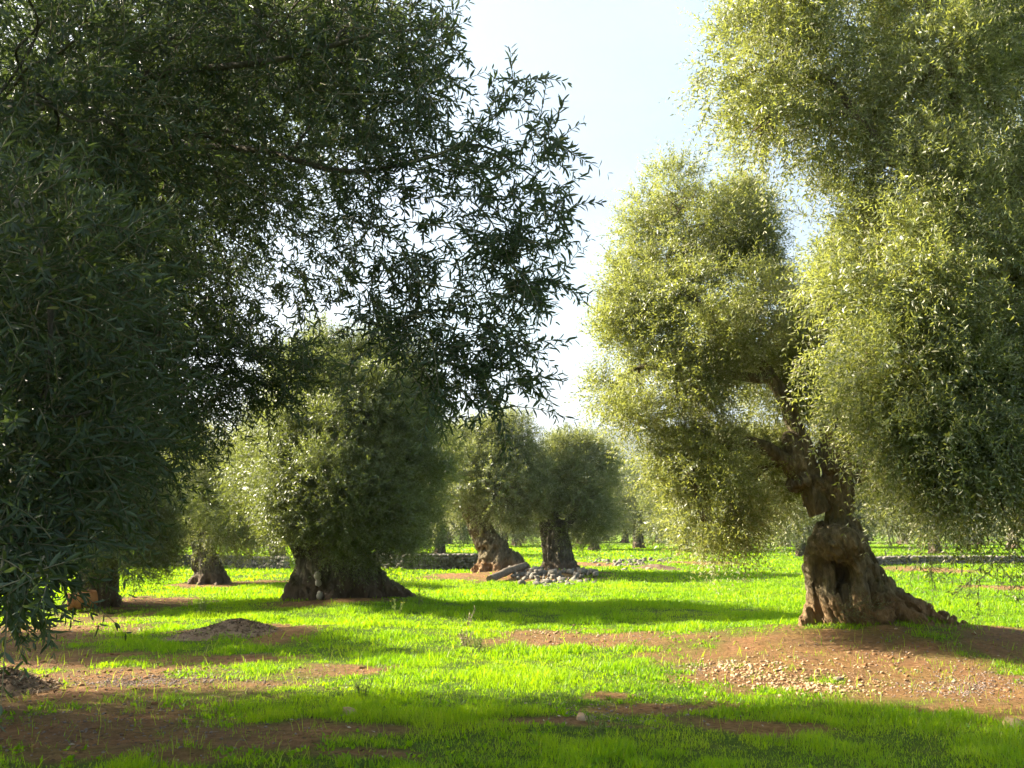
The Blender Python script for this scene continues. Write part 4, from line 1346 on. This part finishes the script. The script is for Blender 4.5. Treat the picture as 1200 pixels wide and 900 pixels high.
kp = rng.uniform(0, 1, n) < s_ ** 2 * sstep(0.35, 0.7, fbm(x * 1.1, y * 1.1, x * 0, 67, 3))
P = np.stack([x[kp], y[kp], terrain(x[kp], y[kp])], 1)
S = (0.006 + 0.035 * rng.uniform(0, 1, (len(P), 1)) ** 4) * np.array([1.1, 0.9, 0.6])
acc = Acc()
stones(acc, rng, P, S, 0.85, 0.18)
k = NT('soil_clods')
M['clod'] = k.done(k.principled(k.ramp(k.noise(18), [(0.3, (0.12, 0.06, 0.026)), (0.7, (0.30, 0.165, 0.075))]), 0.95, 0.1))
tag(link('soil_crumbs', acc.mesh('soil_crumbs', M['clod'], False)), 'crumbs and clods of reddish soil on the bare ground', 'soil', kind='stuff')

# ================================================================== heaps of chaff and cut prunings
k = NT('chaff')
M['chaff'] = k.done(k.principled(k.ramp(k.attr('rnd'), [(0.0, (0.06, 0.04, 0.025)), (0.5, (0.17, 0.115, 0.07)), (1.0, (0.34, 0.26, 0.17))]), 0.9, 0.1))


def heap(label, px, py, w, d, hh, n, seed):
    rng = np.random.default_rng(seed)
    c = gnd(px, py)
    c[2] = terrain(c[:1], c[1:2])[0] - 0.02
    t = thing('debris_heap', label, 'heap', c, 'heaps of prunings on the grass')
    u = np.linspace(-1, 1, 42)
    X, Y = np.meshgrid(u, u, indexing='ij')
    rr = np.sqrt(X ** 2 + Y ** 2)
    Z = hh * np.exp(-(rr / 0.55) ** 2) * (0.8 + 0.5 * fbm(X * 3 + seed, Y * 3, X * 0, seed, 3)) - 0.03 * sstep(0.7, 1.0, rr) + 0.02 * fbm(X * 12, Y * 12, X * 0, seed + 1, 2) * (rr < 0.9)
    I = np.arange(42 * 42).reshape(42, 42)
    link('mound', mesh_np('mound', np.stack([X * w, Y * d, Z], -1).reshape(-1, 3), np.stack([I[:-1, :-1], I[1:, :-1], I[1:, 1:], I[:-1, 1:]], -1).reshape(-1, 4), None, M['chaff'], {'rnd': np.clip(0.2 + 0.5 * fbm(X.ravel() * 14, Y.ravel() * 14, X.ravel() * 0, 4, 3), 0, 1)}, True), t)
    x, y = rng.normal(0, 0.42, n), rng.normal(0, 0.42, n)
    r2 = np.sqrt(x * x + y * y)
    z = hh * np.exp(-(r2 / 0.55) ** 2) * (0.8 + 0.5 * fbm(x * 3 + seed, y * 3, x * 0, seed, 3)) + 0.012
    P = np.stack([x * w, y * d, z], 1)
    dr = unit(rng.normal(0, 1, (n, 3)) * np.array([1, 1, 0.45]))
    nr = unit(np.cross(dr, rng.normal(0, 1, (n, 3))))
    L = rng.uniform(0.03, 0.11, n)
    v, q, per = leaf_mesh(P - dr * L[:, None] * 0.5, dr, nr, L, 0.16)
    link('litter', mesh_np('litter', v, q, None, M['chaff'], {'rnd': np.repeat(rng.uniform(0, 1, n), 4)}), t)
    return t


heap('brown heap of dry prunings on the sunny grass', 278, 747, 0.95, 0.85, 0.17, 1900, 3)
heap('shaded brown heap of soil and prunings at the left edge', 5, 812, 0.55, 0.6, 0.20, 1300, 4)
heap('flat scatter of dry brush on the grass right of the rubble', 770, 667, 1.6, 1.0, 0.20, 900, 6)

# ================================================================== log and sawn log
def log_obj(name, label, a, b, r, bark, cut, seed):
    rng = np.random.default_rng(seed)
    a, b = np.asarray(a, float), np.asarray(b, float)
    c = (a + b) / 2
    t = thing(name, label, 'log', c)
    P = catmull([a - c, (a + b) / 2 - c + rng.normal(0, r * 0.15, 3), b - c], 7)
    ns = 16
    v, q, tr = tube(P, r * (1 + 0.08 * np.sin(np.arange(len(P)) * 1.3)), ns, rng, 0.05)
    n = len(P) * ns
    link('bark', mesh_np('bark', v[:n], q, None, bark, None, True), t)
    for nm, ring, ctr, sg in (('cut_face', v[:ns], P[0], -1), ('cut_face', v[n - ns:n], P[-1], 1)):
        ax = unit((P[-1] - P[0])[None])[0] * 0.004 * sg
        vv = np.vstack([ring + ax, (ctr + ax)[None]])
        i = np.arange(ns)
        j = np.roll(i, -1)
        link(nm, mesh_np(nm, vv, None, np.stack([j, i, np.full(ns, ns)], 1) if sg < 0 else np.stack([i, j, np.full(ns, ns)], 1), cut), t)
    return t


k = NT('orange_cut_wood')
tc = k.n('ShaderNodeTexCoord')
M['orange'] = k.done(k.principled(k.ramp(k.noise(9, 5, 0.6, tc.outputs['Object']), [(0.3, (0.30, 0.12, 0.045)), (0.7, (0.55, 0.27, 0.11))]), 0.8, 0.2))
k = NT('weathered_wood')
tc = k.n('ShaderNodeTexCoord')
M['grey_wood'] = k.done(k.principled(k.ramp(k.noise(11, 6, 0.65, tc.outputs['Object']), [(0.3, (0.07, 0.055, 0.038)), (0.7, (0.20, 0.165, 0.12))]), 0.9, 0.15, k.bump(k.noise(25, 5, 0.7, tc.outputs['Object']), 0.6, 0.02)))
a, b = gnd(574, 682), gnd(616, 677)
za = terrain(a[:1], a[1:2])[0] + 0.10
zb = terrain(b[:1], b[1:2])[0] + 0.22
log_obj('fallen_log', 'weathered grey log lying at the foot of the twisted olive', (a[0], a[1], za), (b[0], b[1], zb), 0.12, M['grey_wood'], M['grey_wood'], 4)
a = gnd(104, 714)
log_obj('cut_log', 'short orange sawn log against the foot of the shaded olive', (a[0] - 0.18, a[1] - 0.62, terrain(a[:1], a[1:2])[0] + 0.17), (a[0] + 0.28, a[1] - 0.35, terrain(a[:1], a[1:2])[0] + 0.24), 0.17, M['orange'], M['orange'], 5)

# ================================================================== weeds
k = NT('weed_leaf')
r = k.attr('rnd')
d = k.n('ShaderNodeBsdfDiffuse')
k.l(k.ramp(r, [(0, (0.09, 0.15, 0.04)), (0.6, (0.17, 0.22, 0.08)), (1, (0.34, 0.32, 0.18))]), d.inputs[0])
t = k.n('ShaderNodeBsdfTranslucent')
t.inputs[0].default_value = (0.3, 0.36, 0.07, 1)
mx = k.n('ShaderNodeMixShader')
mx.inputs[0].default_value = 0.35
k.l(d.outputs[0], mx.inputs[1])
k.l(t.outputs[0], mx.inputs[2])
M['weed'] = k.done(mx.outputs[0])
k = NT('dry_weed')
M['dryweed'] = k.done(k.principled((0.33, 0.27, 0.17), 0.9, 0.1))
k = NT('yellow_petal')
M['petal'] = k.done(k.principled((0.75, 0.60, 0.05), 0.7, 0.2))


def weed(label, px, py, hh, n, seed, mat, flowers=0):
    rng = np.random.default_rng(seed)
    c = gnd(px, py)
    c[2] = terrain(c[:1], c[1:2])[0] - 0.01
    t = thing('weed', label, 'plant', c, 'weeds standing in the grass')
    acc, lb = Acc(), []
    tips = []
    for i in range(n):
        a = rng.uniform(0, 6.28)
        L = hh * rng.uniform(0.6, 1.15)
        e = np.array([np.cos(a), np.sin(a), 0]) * L * rng.uniform(0.15, 0.55) + [0, 0, L]
        s = np.array([np.cos(a), np.sin(a), 0]) * 0.03
        P = catmull([s, (s + e) / 2 + [0, 0, 0.1 * L], e], 4)
        acc.add(*tube(P, np.linspace(0.004, 0.0018, len(P)), 4))
        tips.append(e)
        m = 9
        u = rng.integers(0, len(P), m)
        lb.append(P[u])
    link('stems', acc.mesh('stems', mat, False, {'rnd': np.full(acc.n, 0.5)}), t)
    B = np.concatenate(lb)
    dr = unit(rng.normal(0, 1, B.shape) + [0, 0, 0.4])
    nr = unit(np.cross(dr, rng.normal(0, 1, B.shape)))
    v, q, per = leaf_mesh(B, dr, nr, hh * rng.uniform(0.10, 0.26, len(B)), 0.3)
    link('leaves', mesh_np('leaves', v, q, None, mat, {'rnd': np.repeat(rng.uniform(0, 1, len(B)), 4)}), t)
    for e in tips[:flowers]:
        nn = 7
        B = np.repeat(e[None], nn, 0)
        a = np.arange(nn) * 2 * np.pi / nn
        dr = unit(np.stack([np.cos(a), np.sin(a), np.full(nn, 0.35)], 1))
        nr = unit(np.array([0, 0, 1.0]) - dr * dr[:, 2:3])
        v, q, per = leaf_mesh(B, dr, nr, np.full(nn, 0.022), 0.6)
        link('flower', mesh_np('flower', v, q, None, M['petal']), t)


weed('dry grey weed at the edge of the bare strip, in the shade tip', 546, 760, 0.20, 14, 1, M['dryweed'])
weed('grey weed tuft on the bare soil edge in the long shade', 560, 764, 0.22, 16, 2, M['weed'])
weed('yellow flowered weed on the grass bank by the broad olive', 492, 722, 0.34, 9, 3, M['weed'], 7)
weed('leafy weed with yellow flowers below the broad olive', 466, 728, 0.26, 8, 4, M['weed'], 5)
weed('dry stalky weed in the middle of the long tree shadow', 548, 735, 0.26, 5, 5, M['dryweed'])
weed('dark weed sprig in the foreground grass at the shade edge', 425, 822, 0.20, 12, 6, M['weed'])
weed('leafy weed in the shaded foreground near the bottom edge', 700, 868, 0.20, 16, 7, M['weed'])
weed('bushy green weed behind the brown heap', 238, 723, 0.30, 20, 8, M['weed'])

# ================================================================== hills
def hill(name, label, cx, cy, w, d, hh, seed):
    u = np.linspace(-1, 1, 90)
    v = np.linspace(-1, 1, 40)
    X, Y = np.meshgrid(u, v, indexing='ij')
    Z = hh * (1 - sstep(0.0, 1.0, np.abs(X))) ** 0.6 * (1 - sstep(0.0, 1.0, np.abs(Y))) * (0.75 + 0.45 * fbm(X * 3 + seed, Y * 2, X * 0, seed, 4)) + hh * 0.05 * fbm(X * 40, Y * 16, X * 0, seed + 3, 3) - 3
    I = np.arange(90 * 40).reshape(90, 40)
    me = mesh_np(name, np.stack([X * w, Y * d, Z], -1).reshape(-1, 3), np.stack([I[:-1, :-1], I[1:, :-1], I[1:, 1:], I[:-1, 1:]], -1).reshape(-1, 4), None, M['hill'], None, True)
    tag(link(name, me, None, (cx, cy, 0)), label, kind='structure')


k = NT('wooded_hill')
tc = k.n('ShaderNodeTexCoord')
M['hill'] = k.done(k.principled(k.ramp(k.noise(0.03, 6, 0.7, tc.outputs['Object']), [(0.35, (0.035, 0.055, 0.025)), (0.6, (0.075, 0.095, 0.045)), (0.75, (0.15, 0.14, 0.08))]), 0.95, 0.05))
hill('hill', 'low wooded hill on the horizon', 330, 1700, 1000, 350, 165, 3)
hill('hill', 'second low hill farther back', -900, 2100, 1000, 400, 110, 5)

# ================================================================== air
k = NT('air')
pv = k.n('ShaderNodeVolumePrincipled')
pv.inputs['Color'].default_value = (0.86, 0.92, 1.0, 1)
pv.inputs['Density'].default_value = 0.00018
pv.inputs['Anisotropy'].default_value = 0.35
k.l(pv.outputs[0], k.out.inputs['Volume'])
x0, x1, y0, y1, z0, z1 = -3400, 3400, -120, 4000, -6, 240
bv = np.array([(x, y, z) for x in (x0, x1) for y in (y0, y1) for z in (z0, z1)])
bq = [(0, 1, 3, 2), (4, 6, 7, 5), (0, 4, 5, 1), (2, 3, 7, 6), (0, 2, 6, 4), (1, 5, 7, 3)]
HAZE = True
if HAZE:
    tag(link('haze', mesh_np('haze', bv, bq, None, k.m)), 'thin pale air over the whole grove', kind='stuff')

# ================================================================== light, sky, camera
w = bpy.data.worlds.new('World')
SC.world = w
w.use_nodes = True
nt = w.node_tree
bg = nt.nodes['Background']
sky = nt.nodes.new('ShaderNodeTexSky')
sky.sky_type = 'NISHITA'
sky.sun_disc = False
sky.sun_elevation = SUN_EL
sky.sun_rotation = math.atan2(SUN_DIR[0], SUN_DIR[1])
sky.air_density = 0.75
sky.dust_density = 6.5
sky.ozone_density = 1.6
tcw = nt.nodes.new('ShaderNodeTexCoord')
mpw = nt.nodes.new('ShaderNodeMapping')
mpw.inputs['Scale'].default_value = (1.0, 1.6, 3.2)
nzw = nt.nodes.new('ShaderNodeTexNoise')
nzw.inputs['Scale'].default_value = 2.2
nzw.inputs['Detail'].default_value = 6
nzw.inputs['Distortion'].default_value = 0.6
rmw = nt.nodes.new('ShaderNodeMapRange')
for i_, v_ in ((1, 0.42), (2, 0.72), (3, 0.30), (4, 0.85)):
    rmw.inputs[i_].default_value = v_
mxw = nt.nodes.new('ShaderNodeMix')
mxw.data_type = 'RGBA'
mxw.inputs[7].default_value = (2.35, 3.15, 3.5, 1)      # thin high cloud
nt.links.new(tcw.outputs['Generated'], mpw.inputs[0])
nt.links.new(mpw.outputs[0], nzw.inputs['Vector'])
nt.links.new(nzw.outputs['Fac'], rmw.inputs[0])
nt.links.new(rmw.outputs[0], mxw.inputs[0])
nt.links.new(sky.outputs[0], mxw.inputs[6])
nt.links.new(mxw.outputs[2], bg.inputs[0])
bg.inputs[1].default_value = 0.078
sl = bpy.data.lights.new('sun', 'SUN')
sl.energy = 5.0
sl.angle = R(0.6)
sl.color = (1.0, 0.90, 0.74)
so = bpy.data.objects.new('sun', sl)
COL.objects.link(so)
so.rotation_euler = Vector(SUN_VEC).to_track_quat('Z', 'Y').to_euler()

cam = bpy.data.cameras.new('camera')
cam.sensor_width = 36.0
cam.lens = 36.0 * F / 1200.0
cam.clip_start = 0.05
cam.clip_end = 9000
co = bpy.data.objects.new('camera', cam)
COL.objects.link(co)
co.location = (0, 0, CAM_H)
co.rotation_euler = (math.pi / 2 + PITCH, 0, 0)
SC.camera = co

vs = SC.view_settings
vs.view_transform = 'Standard'
vs.look = 'None'
vs.exposure = 2.25
vs.gamma = 1.0
vs.use_curve_mapping = False
cy = SC.cycles
cy.max_bounces = 6
cy.diffuse_bounces = 3
cy.glossy_bounces = 2
cy.transmission_bounces = 3
cy.volume_bounces = 0
cy.use_denoising = True
cy.denoising_prefilter = 'ACCURATE'
cy.caustics_reflective = False
cy.caustics_refractive = False
cy.use_adaptive_sampling = True
cy.adaptive_threshold = 0.02
